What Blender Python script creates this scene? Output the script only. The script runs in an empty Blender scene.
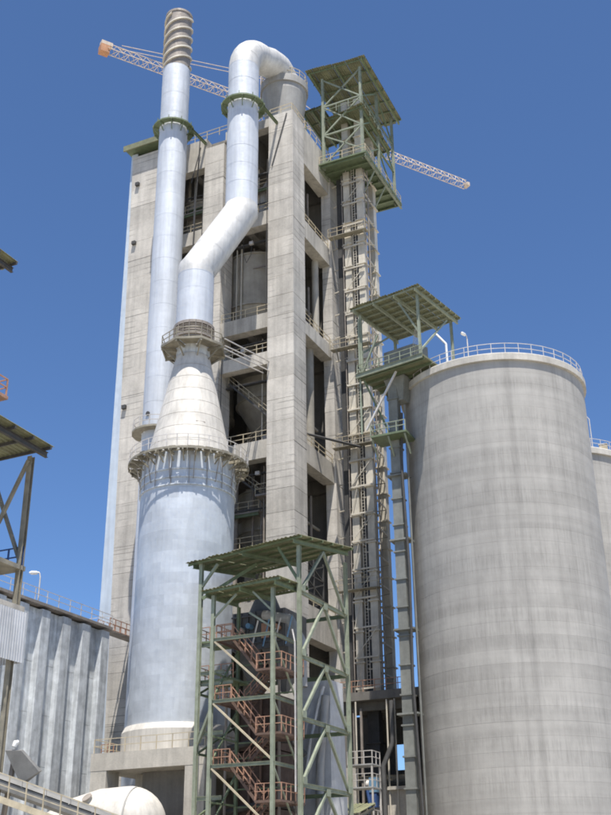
import bpy, math, random
from mathutils import Vector, Matrix
random.seed(7)
R = math.radians
scene = bpy.context.scene
COL = scene.collection

# ------------------------------------------------------------------ camera
EYE = 1.7
YAW, PITCH, ROLL = R(25.3), R(24.712), R(-0.571)
fh = Vector((-math.sin(YAW), math.cos(YAW), 0)); r0 = Vector((math.cos(YAW), math.sin(YAW), 0)); zz = Vector((0, 0, 1))
fw = fh * math.cos(PITCH) + zz * math.sin(PITCH)
u0 = zz * math.cos(PITCH) - fh * math.sin(PITCH)
cr = r0 * math.cos(ROLL) + u0 * math.sin(ROLL)
cu = u0 * math.cos(ROLL) - r0 * math.sin(ROLL)
cam = bpy.data.cameras.new('camera')
cam.sensor_fit = 'VERTICAL'; cam.sensor_height = 36.0; cam.lens = 1085.0 / 815.0 * 36.0
scene.cycles.filter_width = 1.8
cam.clip_start = 0.5; cam.clip_end = 6000
co = bpy.data.objects.new('camera', cam); COL.objects.link(co)
m = Matrix((cr, cu, -fw)).transposed().to_4x4(); m.translation = Vector((0, 0, EYE))
co.matrix_world = m
scene.camera = co

# ------------------------------------------------------------------ sky, sun, exposure
SUN_EL = R(70.5)
SUN_DIR = Vector((0.47, -0.88, 0)).normalized()          # horizontal direction towards the sun
w = bpy.data.worlds.new('World'); scene.world = w; w.use_nodes = True
nt = w.node_tree
bg = nt.nodes['Background']
sky = nt.nodes.new('ShaderNodeTexSky'); sky.sky_type = 'NISHITA'; sky.sun_disc = False
sky.sun_elevation = SUN_EL
sky.sun_rotation = math.atan2(SUN_DIR.x, SUN_DIR.y)
sky.altitude = 1500; sky.air_density = 1.0; sky.dust_density = 0.05; sky.ozone_density = 10.0
nt.links.new(sky.outputs[0], bg.inputs[0]); bg.inputs[1].default_value = 0.102
sl = bpy.data.lights.new('sun', 'SUN'); sl.energy = 4.8; sl.angle = R(0.53); sl.color = (1.0, 0.955, 0.89)
so = bpy.data.objects.new('sun', sl); COL.objects.link(so)
to_sun = SUN_DIR * math.cos(SUN_EL) + zz * math.sin(SUN_EL)
so.rotation_euler = to_sun.to_track_quat('Z', 'Y').to_euler(); so.location = (20, -20, 120)
vs = scene.view_settings
vs.view_transform = 'Standard'; vs.look = 'None'; vs.gamma = 1.0; vs.exposure = 0.66; vs.use_curve_mapping = False

# ------------------------------------------------------------------ materials
def nodes(name):
    mt = bpy.data.materials.new(name); mt.use_nodes = True
    n = mt.node_tree; b = n.nodes['Principled BSDF']
    return mt, n, b
def nz(n, scale, detail=4, rough=0.6, sc=(1, 1, 1), coord=None):
    mp = n.nodes.new('ShaderNodeMapping'); mp.inputs['Scale'].default_value = sc
    n.links.new(coord, mp.inputs[0])
    t = n.nodes.new('ShaderNodeTexNoise'); t.inputs['Scale'].default_value = scale
    t.inputs['Detail'].default_value = detail; t.inputs['Roughness'].default_value = rough
    n.links.new(mp.outputs[0], t.inputs[0]); return t.outputs[0]
def ramp(n, v, stops):
    r = n.nodes.new('ShaderNodeValToRGB'); e = r.color_ramp.elements
    while len(e) < len(stops): e.new(0.5)
    for x, (p, c) in zip(e, stops):
        x.position = p; x.color = (c, c, c, 1) if not isinstance(c, tuple) else (*c, 1)
    n.links.new(v, r.inputs[0]); return r.outputs[0]
def mul(n, a, b, f=1.0, mode='MULTIPLY'):
    x = n.nodes.new('ShaderNodeMixRGB'); x.blend_type = mode; x.inputs[0].default_value = f
    for i, q in ((1, a), (2, b)):
        if isinstance(q, tuple): x.inputs[i].default_value = (*q, 1)
        else: n.links.new(q, x.inputs[i])
    return x.outputs[0]
def bump(n, b, h, s, d=0.05):
    k = n.nodes.new('ShaderNodeBump'); k.inputs['Strength'].default_value = s; k.inputs['Distance'].default_value = d
    n.links.new(h, k.inputs['Height']); n.links.new(k.outputs[0], b.inputs['Normal'])
def objrand(n, lo, hi):
    oi = n.nodes.new('ShaderNodeObjectInfo'); mr = n.nodes.new('ShaderNodeMapRange')
    mr.inputs[3].default_value = lo; mr.inputs[4].default_value = hi
    n.links.new(oi.outputs['Random'], mr.inputs[0]); return mr.outputs[0]
def pos(n): return n.nodes.new('ShaderNodeNewGeometry').outputs['Position']

def concrete(name, col, var=(0.9, 1.08), streak=0.5, boards=True, blotch=(0.72, 1.06)):
    mt, n, b = nodes(name); p = pos(n)
    a = ramp(n, nz(n, 0.35, 6, 0.65, coord=p), [(0.3, blotch[0]), (0.7, blotch[1])])
    s = ramp(n, nz(n, 1.0, 4, 0.6, (1.6, 1.6, 0.09), p), [(0.34, 0.62), (0.56, 1.0)])
    g = ramp(n, nz(n, 6.0, 3, 0.7, coord=p), [(0.25, 0.9), (0.75, 1.05)])
    c = mul(n, a, col); c = mul(n, c, s, streak); c = mul(n, c, g)
    if boards:                                   # the lines the shuttering boards leave, here and there
        wv = n.nodes.new('ShaderNodeTexWave'); wv.bands_direction = 'Z'; wv.inputs['Scale'].default_value = 0.42
        wv.inputs['Distortion'].default_value = 0.5; wv.inputs['Detail'].default_value = 2
        n.links.new(p, wv.inputs[0])
        ln = ramp(n, wv.outputs[1], [(0.0, 0.58), (0.07, 1.0)])
        mk = ramp(n, nz(n, 0.22, 2, 0.5, (1, 1, 1.4), p), [(0.5, 0.0), (0.6, 1.0)])
        x = n.nodes.new('ShaderNodeMixRGB'); x.blend_type = 'MULTIPLY'
        n.links.new(mk, x.inputs[0]); n.links.new(c, x.inputs[1]); n.links.new(ln, x.inputs[2]); c = x.outputs[0]
    c = mul(n, c, objrand(n, *var))
    n.links.new(c, b.inputs['Base Color']); b.inputs['Roughness'].default_value = 0.9
    bump(n, b, nz(n, 3.0, 6, 0.7, coord=p), 0.35, 0.06)
    return mt
def silo_concrete(name):
    mt, n, b = nodes(name); p = pos(n)
    band = ramp(n, nz(n, 1.0, 3, 0.55, (0.02, 0.02, 0.42), p), [(0.3, 0.9), (0.52, 1.0), (0.72, 1.04)])
    fineb = ramp(n, nz(n, 1.0, 2, 0.5, (0.05, 0.05, 1.7), p), [(0.3, 0.93), (0.7, 1.03)])
    mk = ramp(n, nz(n, 1.0, 2, 0.5, (0.10, 0.10, 0.55), p), [(0.36, 0.0), (0.55, 1.0)])
    st = ramp(n, nz(n, 1.0, 4, 0.75, (5.5, 5.5, 0.4), p), [(0.36, 0.84), (0.56, 1.0)])
    lo = ramp(n, nz(n, 1.0, 5, 0.65, (1.1, 1.1, 0.014), p), [(0.28, 0.82), (0.5, 0.99), (0.72, 1.08)])
    bl = ramp(n, nz(n, 0.3, 5, 0.6, coord=p), [(0.3, 0.84), (0.7, 1.06)])
    c = mul(n, (0.405, 0.388, 0.356), band); c = mul(n, c, fineb); c = mul(n, c, lo); c = mul(n, c, bl)
    x = n.nodes.new('ShaderNodeMixRGB'); x.blend_type = 'MULTIPLY'
    n.links.new(mk, x.inputs[0]); n.links.new(c, x.inputs[1]); n.links.new(st, x.inputs[2])
    n.links.new(mul(n, x.outputs[0], objrand(n, 0.94, 1.04)), b.inputs['Base Color']); b.inputs['Roughness'].default_value = 0.92
    bump(n, b, nz(n, 1.0, 5, 0.7, (2, 2, 1.2), p), 0.25, 0.08)
    return mt
def painted(name, col, rough=0.5, metal=0.0, dirt=0.5, scale=1.2, var=(0.92, 1.06), rust=0.0, streak=0.3, dent=0.12):
    mt, n, b = nodes(name); p = pos(n)
    d = ramp(n, nz(n, scale, 5, 0.65, coord=p), [(0.3, 1 - dirt), (0.65, 1.05)])
    s = ramp(n, nz(n, 1.0, 4, 0.6, (3, 3, 0.18), p), [(0.35, 0.65), (0.58, 1.0)])
    c = mul(n, d, col); c = mul(n, c, s, streak); c = mul(n, c, objrand(n, *var))
    if rust:
        k = ramp(n, nz(n, 2.3, 6, 0.75, coord=p), [(0.58, 0.0), (0.72, rust)])
        x = n.nodes.new('ShaderNodeMixRGB'); n.links.new(k, x.inputs[0]); n.links.new(c, x.inputs[1])
        x.inputs[2].default_value = (0.16, 0.075, 0.04, 1); c = x.outputs[0]
    n.links.new(c, b.inputs['Base Color'])
    b.inputs['Metallic'].default_value = metal
    rr = ramp(n, nz(n, 3.0, 4, 0.6, coord=p), [(0.3, rough * 0.8), (0.7, min(1, rough * 1.25))])
    n.links.new(rr, b.inputs['Roughness'])
    bump(n, b, nz(n, 0.9, 3, 0.5, coord=p), dent, 0.08)
    return mt

M = {}
M['concrete'] = concrete('tower_concrete', (0.60, 0.56, 0.495))
M['concrete_beam'] = concrete('beam_concrete', (0.55, 0.51, 0.44), streak=0.7, boards=False)
M['concrete_in'] = concrete('shade_dark_concrete', (0.23, 0.215, 0.19), boards=False)  # concrete darkened so the shade inside the bays sits in its colour
M['concrete_table'] = concrete('table_concrete', (0.54, 0.50, 0.43), boards=False)
M['silo'] = silo_concrete('silo_concrete')
M['silo_rim'] = concrete('silo_rim_concrete', (0.55, 0.52, 0.46), boards=False)
M['alu'] = painted('aluminium_cladding', (0.57, 0.605, 0.64), 0.6, 0.3, 0.2, 0.3, (0.90, 1.05), streak=0.22, dent=0.36)
M['alu_pipe'] = painted('pipe_cladding', (0.58, 0.61, 0.65), 0.62, 0.2, 0.12, 0.3, (0.97, 1.02), streak=0.35, dent=0.3)
M['alu_white'] = painted('white_cladding', (0.64, 0.63, 0.60), 0.58, 0.2, 0.18, 0.6, (0.95, 1.04), streak=0.35, dent=0.3)
M['cream'] = painted('cream_cladding', (0.62, 0.585, 0.52), 0.6, 0.1, 0.18, 0.5, (0.94, 1.03), streak=0.5)
M['pale_strip'] = painted('pale_blue_sheet', (0.60, 0.66, 0.71), 0.5, 0.2, 0.1, 0.6, streak=0.3)
M['bare'] = painted('weathered_steel', (0.33, 0.29, 0.25), 0.65, 0.2, 0.35, 1.0, rust=0.5)
M['ring'] = painted('platform_steel', (0.33, 0.30, 0.23), 0.7, 0.1, 0.4, 1.5, (0.8, 1.15), rust=0.5)
M['casing'] = painted('casing_steel', (0.64, 0.59, 0.49), 0.6, 0.1, 0.22, 0.8, (0.9, 1.06), rust=0.25)
M['casing_green'] = painted('grey_green_casing', (0.235, 0.24, 0.215), 0.65, 0.1, 0.3, 0.8, (0.88, 1.08), rust=0.2)
M['dark'] = painted('dark_steel', (0.07, 0.068, 0.065), 0.7, 0.0, 0.3)
M['cyc'] = painted('cyclone_steel', (0.40, 0.37, 0.31), 0.7, 0.0, 0.3, 0.5)
M['cyc_top'] = painted('cyclone_lagging', (0.37, 0.36, 0.335), 0.65, 0.1, 0.2, 0.5)
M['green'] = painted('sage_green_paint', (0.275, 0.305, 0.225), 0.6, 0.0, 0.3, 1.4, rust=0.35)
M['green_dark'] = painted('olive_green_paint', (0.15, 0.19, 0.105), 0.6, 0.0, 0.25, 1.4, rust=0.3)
M['sheet'] = painted('olive_roof_sheet', (0.22, 0.225, 0.13), 0.65, 0.0, 0.35, 1.0, (0.82, 1.12), rust=0.35)
M['galv'] = painted('galvanised_sheet', (0.72, 0.745, 0.75), 0.55, 0.2, 0.34, 1.0, (0.9, 1.06), streak=0.8)
M['white_sheet'] = painted('white_sheet', (0.55, 0.56, 0.57), 0.5, 0.1, 0.15)
M['rail'] = painted('cream_rail_paint', (0.50, 0.43, 0.30), 0.55, 0.0, 0.25, 2.0, rust=0.3)
M['rail_grey'] = painted('grey_rail', (0.66, 0.62, 0.57), 0.5, 0.2, 0.25, 2.0)
M['rail_red'] = painted('red_oxide_rail', (0.46, 0.26, 0.17), 0.65, 0.0, 0.4, 2.0)
M['red_oxide'] = painted('red_oxide_steel', (0.15, 0.095, 0.07), 0.7, 0.0, 0.3, 1.5)
M['grey_clad'] = painted('dull_grey_sheet', (0.42, 0.415, 0.40), 0.6, 0.1, 0.3, 0.5)
M['dark_clad'] = painted('dark_sheet', (0.13, 0.128, 0.125), 0.65, 0.1, 0.35, 0.9)  # grey sheet darkened to carry shade under the canopy and between casings
M['dark_rust'] = painted('dark_rusty_steel', (0.085, 0.055, 0.042), 0.75, 0.0, 0.4, 1.2, rust=0.4)
M['hood'] = painted('dull_hood_steel', (0.22, 0.215, 0.2), 0.6, 0.1, 0.3, 1.5)
M['crane_o'] = painted('crane_orange', (0.55, 0.27, 0.13), 0.5, 0.0, 0.2)
M['crane_y'] = painted('crane_cream', (0.66, 0.54, 0.42), 0.5, 0.0, 0.2)
M['blue'] = painted('blue_machine_paint', (0.16, 0.30, 0.44), 0.5, 0.0, 0.25)
M['navy'] = painted('dark_blue_paint', (0.04, 0.09, 0.24), 0.5, 0.0, 0.25)
M['lamp'] = painted('white_lamp_paint', (0.75, 0.75, 0.73), 0.4, 0.0, 0.1)
M['ground'] = concrete('dusty_ground', (0.46, 0.42, 0.35), boards=False)

# ------------------------------------------------------------------ mesh helpers
WL = {}                                           # world position of each object's origin
class MB:
    def __init__(s): s.v = []; s.f = []; s.sm = []
    def add(s, vs_, fs, smooth=False):
        o = len(s.v); s.v += [tuple(p) for p in vs_]
        for q in fs: s.f.append([i + o for i in q]); s.sm.append(smooth)
        return s
    def box(s, a, b):
        x0, y0, z0 = a; x1, y1, z1 = b
        return s.add([(x0, y0, z0), (x1, y0, z0), (x1, y1, z0), (x0, y1, z0), (x0, y0, z1), (x1, y0, z1), (x1, y1, z1), (x0, y1, z1)],
                     [(0, 3, 2, 1), (4, 5, 6, 7), (0, 1, 5, 4), (1, 2, 6, 5), (2, 3, 7, 6), (3, 0, 4, 7)])
    def frame(s, p, q):
        d = (q - p).normalized(); up = Vector((0, 0, 1)) if abs(d.z) < 0.95 else Vector((0, 1, 0))
        a = d.cross(up).normalized(); return a, a.cross(d).normalized()
    def bar(s, p, q, wd, h=None):
        p, q = Vector(p), Vector(q); h = h or wd; a, b = s.frame(p, q)
        c = [(-1, -1), (1, -1), (1, 1), (-1, 1)]
        vs_ = [e + a * (i * wd / 2) + b * (j * h / 2) for e in (p, q) for i, j in c]
        return s.add(vs_, [(3, 2, 1, 0), (4, 5, 6, 7), (0, 1, 5, 4), (1, 2, 6, 5), (2, 3, 7, 6), (3, 0, 4, 7)])
    def ibeam(s, p, q, wd, h=None, t=None):
        p, q = Vector(p), Vector(q); h = h or wd; t = t or wd * 0.12; a, b = s.frame(p, q)
        s.bar(p + b * (h / 2 - t / 2), q + b * (h / 2 - t / 2), wd, t)
        s.bar(p - b * (h / 2 - t / 2), q - b * (h / 2 - t / 2), wd, t)
        return s.bar(p, q, t, h - 2 * t - 0.002)
    def tube(s, p, q, r, n=6, r2=None, caps=True):
        p, q = Vector(p), Vector(q); a, b = s.frame(p, q); r2 = r if r2 is None else r2
        vs_ = []
        for e, rr in ((p, r), (q, r2)):
            for i in range(n):
                t = 2 * math.pi * i / n; vs_.append(e + a * (rr * math.cos(t)) + b * (rr * math.sin(t)))
        s.add(vs_, [(i, (i + 1) % n, n + (i + 1) % n, n + i) for i in range(n)], n > 6)
        if caps: s.add(vs_, [tuple(range(n))[::-1], tuple(range(n, 2 * n))])
        return s
    def path(s, pts, r, n=32):
        pts = [Vector(p) for p in pts]; rings = []; rad = r if isinstance(r, list) else [r] * len(pts)
        d = (pts[1] - pts[0]).normalized(); ref = Vector((1, 0, 0)) if abs(d.x) < 0.9 else Vector((0, 1, 0))
        for k, p in enumerate(pts):
            d0 = (pts[k] - pts[k - 1]).normalized() if k else (pts[1] - pts[0]).normalized()
            d1 = (pts[k + 1] - pts[k]).normalized() if k < len(pts) - 1 else d0
            d = (d0 + d1).normalized(); ms = 1 / max(0.5, d.dot(d1))
            a = (ref - d * ref.dot(d)).normalized(); b = d.cross(a); ref = a
            # stretch ring to keep the tube round across a mitre
            bend = (d1 - d0); bend = bend.normalized() if bend.length > 1e-5 else None
            ring = []
            for i in range(n):
                t = 2 * math.pi * i / n; o = a * math.cos(t) + b * math.sin(t)
                if bend is not None: o = o + bend * (o.dot(bend) * (ms - 1))
                ring.append(p + o * rad[k])
            rings.append(ring)
        vs_ = [x for g in rings for x in g]
        s.add(vs_, [(k * n + i, k * n + (i + 1) % n, (k + 1) * n + (i + 1) % n, (k + 1) * n + i) for k in range(len(pts) - 1) for i in range(n)], True)
        return s
    def lathe(s, c, prof, n=48, a0=0, a1=360, smooth=True):
        full = abs(a1 - a0) >= 360; k = n if full else n + 1; vs_ = []
        for r, z in prof:
            for i in range(k):
                t = R(a0) + R(a1 - a0) * i / n; vs_.append((c[0] + r * math.cos(t), c[1] + r * math.sin(t), z))
        fs = []
        for j in range(len(prof) - 1):
            for i in range(n):
                i2 = (i + 1) % k; fs.append((j * k + i, j * k + i2, (j + 1) * k + i2, (j + 1) * k + i))
        return s.add(vs_, fs, smooth)
    def rings(s, c, prof, n=48):                   # separate lathe per profile segment: hard edges between them
        for a, b in zip(prof, prof[1:]): s.lathe(c, [a, b], n)
        return s
    def build(s, name, mat, parent=None, origin=None):
        xs = [p[0] for p in s.v]; ys = [p[1] for p in s.v]; zs = [p[2] for p in s.v]
        o = Vector(origin) if origin else Vector(((min(xs) + max(xs)) / 2, (min(ys) + max(ys)) / 2, min(zs)))
        me = bpy.data.meshes.new(name)
        me.from_pydata([(p[0] - o.x, p[1] - o.y, p[2] - o.z) for p in s.v], [], s.f)
        me.polygons.foreach_set('use_smooth', s.sm); me.materials.append(M[mat]); me.update()
        return link(name, me, o, parent)
def link(name, data, wloc, parent=None, rz=0):
    ob = bpy.data.objects.new(name, data); COL.objects.link(ob)
    wloc = Vector(wloc); WL[ob.name] = wloc
    if parent is not None: ob.parent = parent; ob.location = wloc - WL[parent.name]
    else: ob.location = wloc
    if rz: ob.rotation_euler = (0, 0, rz)
    return ob
def tag(o, label, cat, group=None):
    o['label'] = label; o['category'] = cat
    if group: o['group'] = group
    return o
def thing(name, label, cat, loc, group=None): return tag(link(name, None, loc), label, cat, group)
PIECES = {}
def piece(name, size, center, mat, parent, ch=0.02, rz=0):      # chamfered box, mesh shared between alike pieces
    key = (tuple(round(x, 3) for x in size), mat, ch)
    if key not in PIECES:
        hx, hy, hz = (x / 2 for x in size); vs_ = []; idx = {}
        for sx in (-1, 1):
            for sy in (-1, 1):
                for sz in (-1, 1):
                    for ax in range(3):
                        p = [sx * (hx - ch), sy * (hy - ch), sz * (hz - ch)]; p[ax] = (sx * hx, sy * hy, sz * hz)[ax]
                        idx[(sx, sy, sz, ax)] = len(vs_); vs_.append(p)
        fs = []
        for ax in range(3):
            o1, o2 = [a for a in range(3) if a != ax]
            for sg in (-1, 1):
                q = []
                for (i, j) in ((-1, -1), (1, -1), (1, 1), (-1, 1)):
                    k = [0, 0, 0]; k[ax] = sg; k[o1] = i; k[o2] = j; q.append(idx[(*k, ax)])
                fs.append(q)
            for i in (-1, 1):
                for j in (-1, 1):
                    ka = [0, 0, 0]; kb = [0, 0, 0]; ka[ax] = -1; kb[ax] = 1
                    for k in (ka, kb): k[o1] = i; k[o2] = j
                    fs.append([idx[(*ka, o1)], idx[(*kb, o1)], idx[(*kb, o2)], idx[(*ka, o2)]])
        for sx in (-1, 1):
            for sy in (-1, 1):
                for sz in (-1, 1): fs.append([idx[(sx, sy, sz, a)] for a in range(3)])
        me = bpy.data.meshes.new(name); me.from_pydata(vs_, [], fs)
        import bmesh
        bm = bmesh.new(); bm.from_mesh(me); bmesh.ops.recalc_face_normals(bm, faces=bm.faces); bm.to_mesh(me); bm.free()
        me.materials.append(M[mat]); PIECES[key] = me
    return link(name, PIECES[key], center, parent, rz)
def box(name, a, b, mat, parent): return MB().box(a, b).build(name, mat, parent)
def railing(pts, parent, mat='rail', h=1.1, r=0.035, step=1.6, name='railing', kick=False):
    k = MB(); pts = [Vector(p) for p in pts]
    closed = (pts[0] - pts[-1]).length < 1e-4
    for si, (p, q) in enumerate(zip(pts, pts[1:])):
        L = (q - p).length; n = max(1, round(L / step))
        for i in range(0 if si == 0 and not closed else 1, n + 1):
            e = p.lerp(q, i / n); k.bar(e, e + zz * h, r * 2)
        for hh in (h, h * 0.52): k.bar(p + zz * hh, q + zz * hh, r * 1.7)
        if kick: k.bar(p + zz * 0.08, q + zz * 0.08, 0.02, 0.15)
    return k.build(name, mat, parent)
def ring_pts(c, r, z, n, a0=0, a1=360): return [(c[0] + r * math.cos(R(a0 + (a1 - a0) * i / n)), c[1] + r * math.sin(R(a0 + (a1 - a0) * i / n)), z) for i in range(n + 1)]
def corr(P0, U, V, name, mat, parent, wave=0.33, amp=0.05):     # one trapezoid-profiled sheet, U across the ribs, V along them
    P0, U, V = Vector(P0), Vector(U), Vector(V); nrm = U.cross(V).normalized(); L = U.length; u = U / L
    prof = []; x = 0.0
    while x < L - 1e-3:
        for dx, h in ((0, 0), (wave * 0.4, 0), (wave * 0.5, amp), (wave * 0.9, amp)):
            if x + dx < L: prof.append((x + dx, h))
        x += wave
    prof.append((L, 0.0)); t = 0.012; k = MB(); n = len(prof); vs_ = []
    for e in (P0, P0 + V):
        for off in (0, -t): vs_ += [e + u * a + nrm * (h + off) for a, h in prof]
    fs = []
    for i in range(n - 1):
        fs.append((i, i + 1, 2 * n + i + 1, 2 * n + i)); fs.append((n + i, 3 * n + i, 3 * n + i + 1, n + i + 1))
    fs += [tuple(list(range(n)) + list(range(2 * n - 1, n - 1, -1)))[::-1], tuple(list(range(2 * n, 3 * n)) + list(range(4 * n - 1, 3 * n - 1, -1)))]
    return k.add(vs_, fs).build(name, mat, parent)
def canopy(root, P, Q, S, sheets=8, purlins=6, mat='sheet', steel='green_dark', rafters=3):
    """roof of sheets on purlins on rafters: corners P (near left), Q (near right), S (far left)"""
    P, Q, S = Vector(P), Vector(Q), Vector(S); U = Q - P; V = S - P; n = U.cross(V).normalized()
    if n.z < 0: n = -n
    for i in range(sheets):
        u = U / sheets; ov = u * 0.985; lift = n * random.uniform(0.0, 0.05)
        corr(P + u * i + lift - V * random.uniform(0, 0.02), ov, V * random.uniform(1.0, 1.03), 'roof_sheet', mat, root, wave=ov.length / max(2, round(ov.length / 0.33)))
    for i in range(purlins):
        e = P + V * (0.03 + 0.94 * i / (purlins - 1)) - n * 0.10
        MB().bar(e, e + U, 0.09, 0.18).build('purlin', steel, root)
    for i in range(rafters):
        e = P + U * (0.06 + 0.88 * i / (rafters - 1)) - n * 0.36
        MB().ibeam(e, e + V, 0.2, 0.32).build('rafter', steel, root)
def radial(name, mb, mat, n, c, z, parent, a0=0, skip=None):        # n alike pieces round an axis, one shared mesh
    me = bpy.data.meshes.new(name); me.from_pydata(mb.v, [], mb.f); me.materials.append(M[mat]); me.update()
    for i in range(n): link(name, me, (c[0], c[1], z), parent, R(a0 + 360 / n * i) or 1e-6)
def grating(a, b, name, mat, parent, step=0.22, along='x'):          # open bar grating in an edge frame
    k = MB(); (x0, y0, z0), (x1, y1, z1) = a, b
    for y in (y0 + 0.04, y1 - 0.04): k.box((x0, y - 0.04, z0 - 0.1), (x1, y + 0.04, z1))
    for x in (x0 + 0.04, x1 - 0.04): k.box((x - 0.038, y0 + 0.082, z0 - 0.1), (x + 0.038, y1 - 0.082, z1 - 0.003))
    n = int((x1 - x0) / step)
    for i in range(1, n): x = x0 + (x1 - x0) * i / n; k.box((x - 0.035, y0 + 0.082, z0), (x + 0.035, y1 - 0.082, z1 - 0.006))
    return k.build(name, mat, parent)
def brace(p, q, root, mat='green', wd=0.16, name='brace'): return MB().bar(p, q, wd, wd).build(name, mat, root)

# ------------------------------------------------------------------ ground
g = MB(); N = 24; S = 3000.0
for i in range(N):
    for j in range(N):
        x0, x1 = -S + 2 * S * i / N, -S + 2 * S * (i + 1) / N; y0, y1 = -S + 2 * S * j / N, -S + 2 * S * (j + 1) / N
        g.add([(x0, y0, 0), (x1, y0, 0), (x1, y1, 0), (x0, y1, 0)], [(0, 1, 2, 3)])
gr = g.build('ground', 'ground'); gr['kind'] = 'structure'; gr['label'] = 'dusty pale plant yard ground'

# ------------------------------------------------------------------ preheater tower
YF, XR = 89.9, -43.8
T = thing('preheater_tower', 'tall open concrete tower of heavy columns and floors behind the silver pipes', 'tower', (-55, 96.8, 0))
def column(x0, x1, y0, y1, z1, lift=2.42):
    core = box('column', (x0 + 0.03, y0 + 0.03, 0), (x1 - 0.03, y1 - 0.03, z1 - 0.02), 'concrete', T)
    n = round(z1 / lift); h = z1 / n
    for i in range(n):
        jx, jy = random.uniform(-0.014, 0.014), random.uniform(-0.014, 0.014)
        piece('concrete_lift', (x1 - x0, y1 - y0, h - 0.022), ((x0 + x1) / 2 + jx, (y0 + y1) / 2 + jy, h * (i + 0.5)), 'concrete', core, 0.015)
column(-46.9, XR, YF, 92.9, 85.9)
column(-55.4, -52.8, YF, 92.5, 84.2)
column(-45.0, XR, 100.2, 103.7, 85.9, 2.9)
column(-55.4, -52.8, 101.2, 103.7, 80, 4.2)
column(-66.0, -62.8, 100.5, 103.7, 80, 4.2)
# left wall: its pale cladding edge widens towards the ground as the concrete face draws in
wl = MB()
wl.add([(-64.0, YF + .06, 0), (-61.0, YF + .06, 0), (-61.0, YF + .06, 86.4), (-65.8, YF + .06, 86.4), (-64.0, 93, 0), (-61.0, 93, 0), (-61.0, 93, 86.4), (-65.8, 93, 86.4)],
       [(0, 1, 2, 3), (5, 4, 7, 6), (0, 3, 7, 4), (1, 5, 6, 2), (3, 2, 6, 7)])
wlo = wl.build('wall', 'concrete_in', T)
n = 34
for i in range(n):
    z0, z1 = 86.4 * i / n + 0.012, 86.4 * (i + 1) / n - 0.012
    xl0, xl1 = -64.0 - 1.8 * z0 / 86.4 - 0.05, -64.0 - 1.8 * z1 / 86.4 - 0.05
    j = random.uniform(0, 0.025); yf = YF - j
    MB().add([(xl0, yf, z0), (-60.95, yf, z0), (-60.95, yf, z1), (xl1, yf, z1), (xl0, YF + 1, z0), (-60.95, YF + 1, z0), (-60.95, YF + 1, z1), (xl1, YF + 1, z1)],
             [(0, 1, 2, 3), (5, 4, 7, 6), (0, 3, 7, 4), (1, 5, 6, 2), (3, 2, 6, 7), (0, 4, 5, 1)]).build('concrete_lift', 'concrete', wlo)
cs = box('side_cladding', (-66.15, YF + 0.35, 0), (-65.6, 103, 87.2), 'pale_strip', T)
MB().add([(-66.2, YF + .2, 0), (-63.4, YF + .2, 0), (-65.3, YF + .2, 87), (-66.2, YF + .2, 87), (-66.2, YF + .34, 0), (-63.4, YF + .34, 0), (-65.3, YF + .34, 87), (-66.2, YF + .34, 87)],
         [(0, 1, 2, 3), (5, 4, 7, 6), (0, 3, 7, 4), (1, 5, 6, 2), (3, 2, 6, 7)]).build('edge_cladding', 'pale_strip', T)
for z in (82.0, 73.5, 52.0): piece('wall_bracket', (0.5, 0.35, 0.45), (-64.2 - 0.6 * z / 80, YF - 0.18, z), 'dark', T)
# beams: front face, right face, and the floors behind them
LV = [(81.7, 85.9), (71.2, 73.0), (58.0, 59.8), (43.0, 45.0), (25.1, 28.3)]
LR = [(80.6, 85.9), (70.4, 72.7), (58.0, 59.6), (43.0, 45.2), (25.1, 28.3)]
for (z0, z1), (a0, a1) in zip(LV, LR):
    box('beam', (-52.8, YF + 0.25, z0 if z0 < 80 else 84.7), (-46.9, YF + 1.4, z1), 'concrete_beam', T)
    box('beam', (-61.0, YF + 0.25, z0), (-55.4, YF + 1.4, z1), 'concrete_beam', T)
    box('beam', (XR - 1.5, 92.9, a0), (XR - 0.2, 100.2, a1), 'concrete_beam', T)
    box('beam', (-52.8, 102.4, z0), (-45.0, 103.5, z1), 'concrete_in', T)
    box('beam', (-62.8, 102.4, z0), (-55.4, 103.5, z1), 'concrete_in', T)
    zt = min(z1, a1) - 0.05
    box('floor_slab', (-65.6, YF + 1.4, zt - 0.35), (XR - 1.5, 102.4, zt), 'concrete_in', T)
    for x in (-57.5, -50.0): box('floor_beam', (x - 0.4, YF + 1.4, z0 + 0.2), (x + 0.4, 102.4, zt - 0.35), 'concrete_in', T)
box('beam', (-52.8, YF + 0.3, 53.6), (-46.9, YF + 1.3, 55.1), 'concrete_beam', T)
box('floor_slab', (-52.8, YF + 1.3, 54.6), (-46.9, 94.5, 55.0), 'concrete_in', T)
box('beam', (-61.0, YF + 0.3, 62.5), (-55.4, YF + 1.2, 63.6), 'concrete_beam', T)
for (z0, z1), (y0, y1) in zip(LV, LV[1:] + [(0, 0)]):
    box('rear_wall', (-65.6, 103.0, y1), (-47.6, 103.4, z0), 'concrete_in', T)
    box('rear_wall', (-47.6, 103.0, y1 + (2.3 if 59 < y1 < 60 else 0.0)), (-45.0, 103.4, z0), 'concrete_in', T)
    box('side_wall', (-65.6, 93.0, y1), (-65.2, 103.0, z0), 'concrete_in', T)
box('roof_lip', (-66.6, 88.9, 87.25), (-60.6, 93.5, 87.65), 'green_dark', T)
box('roof_lip_edge', (-66.65, 88.85, 86.95), (-60.55, 89.05, 87.7), 'sheet', T)
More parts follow.
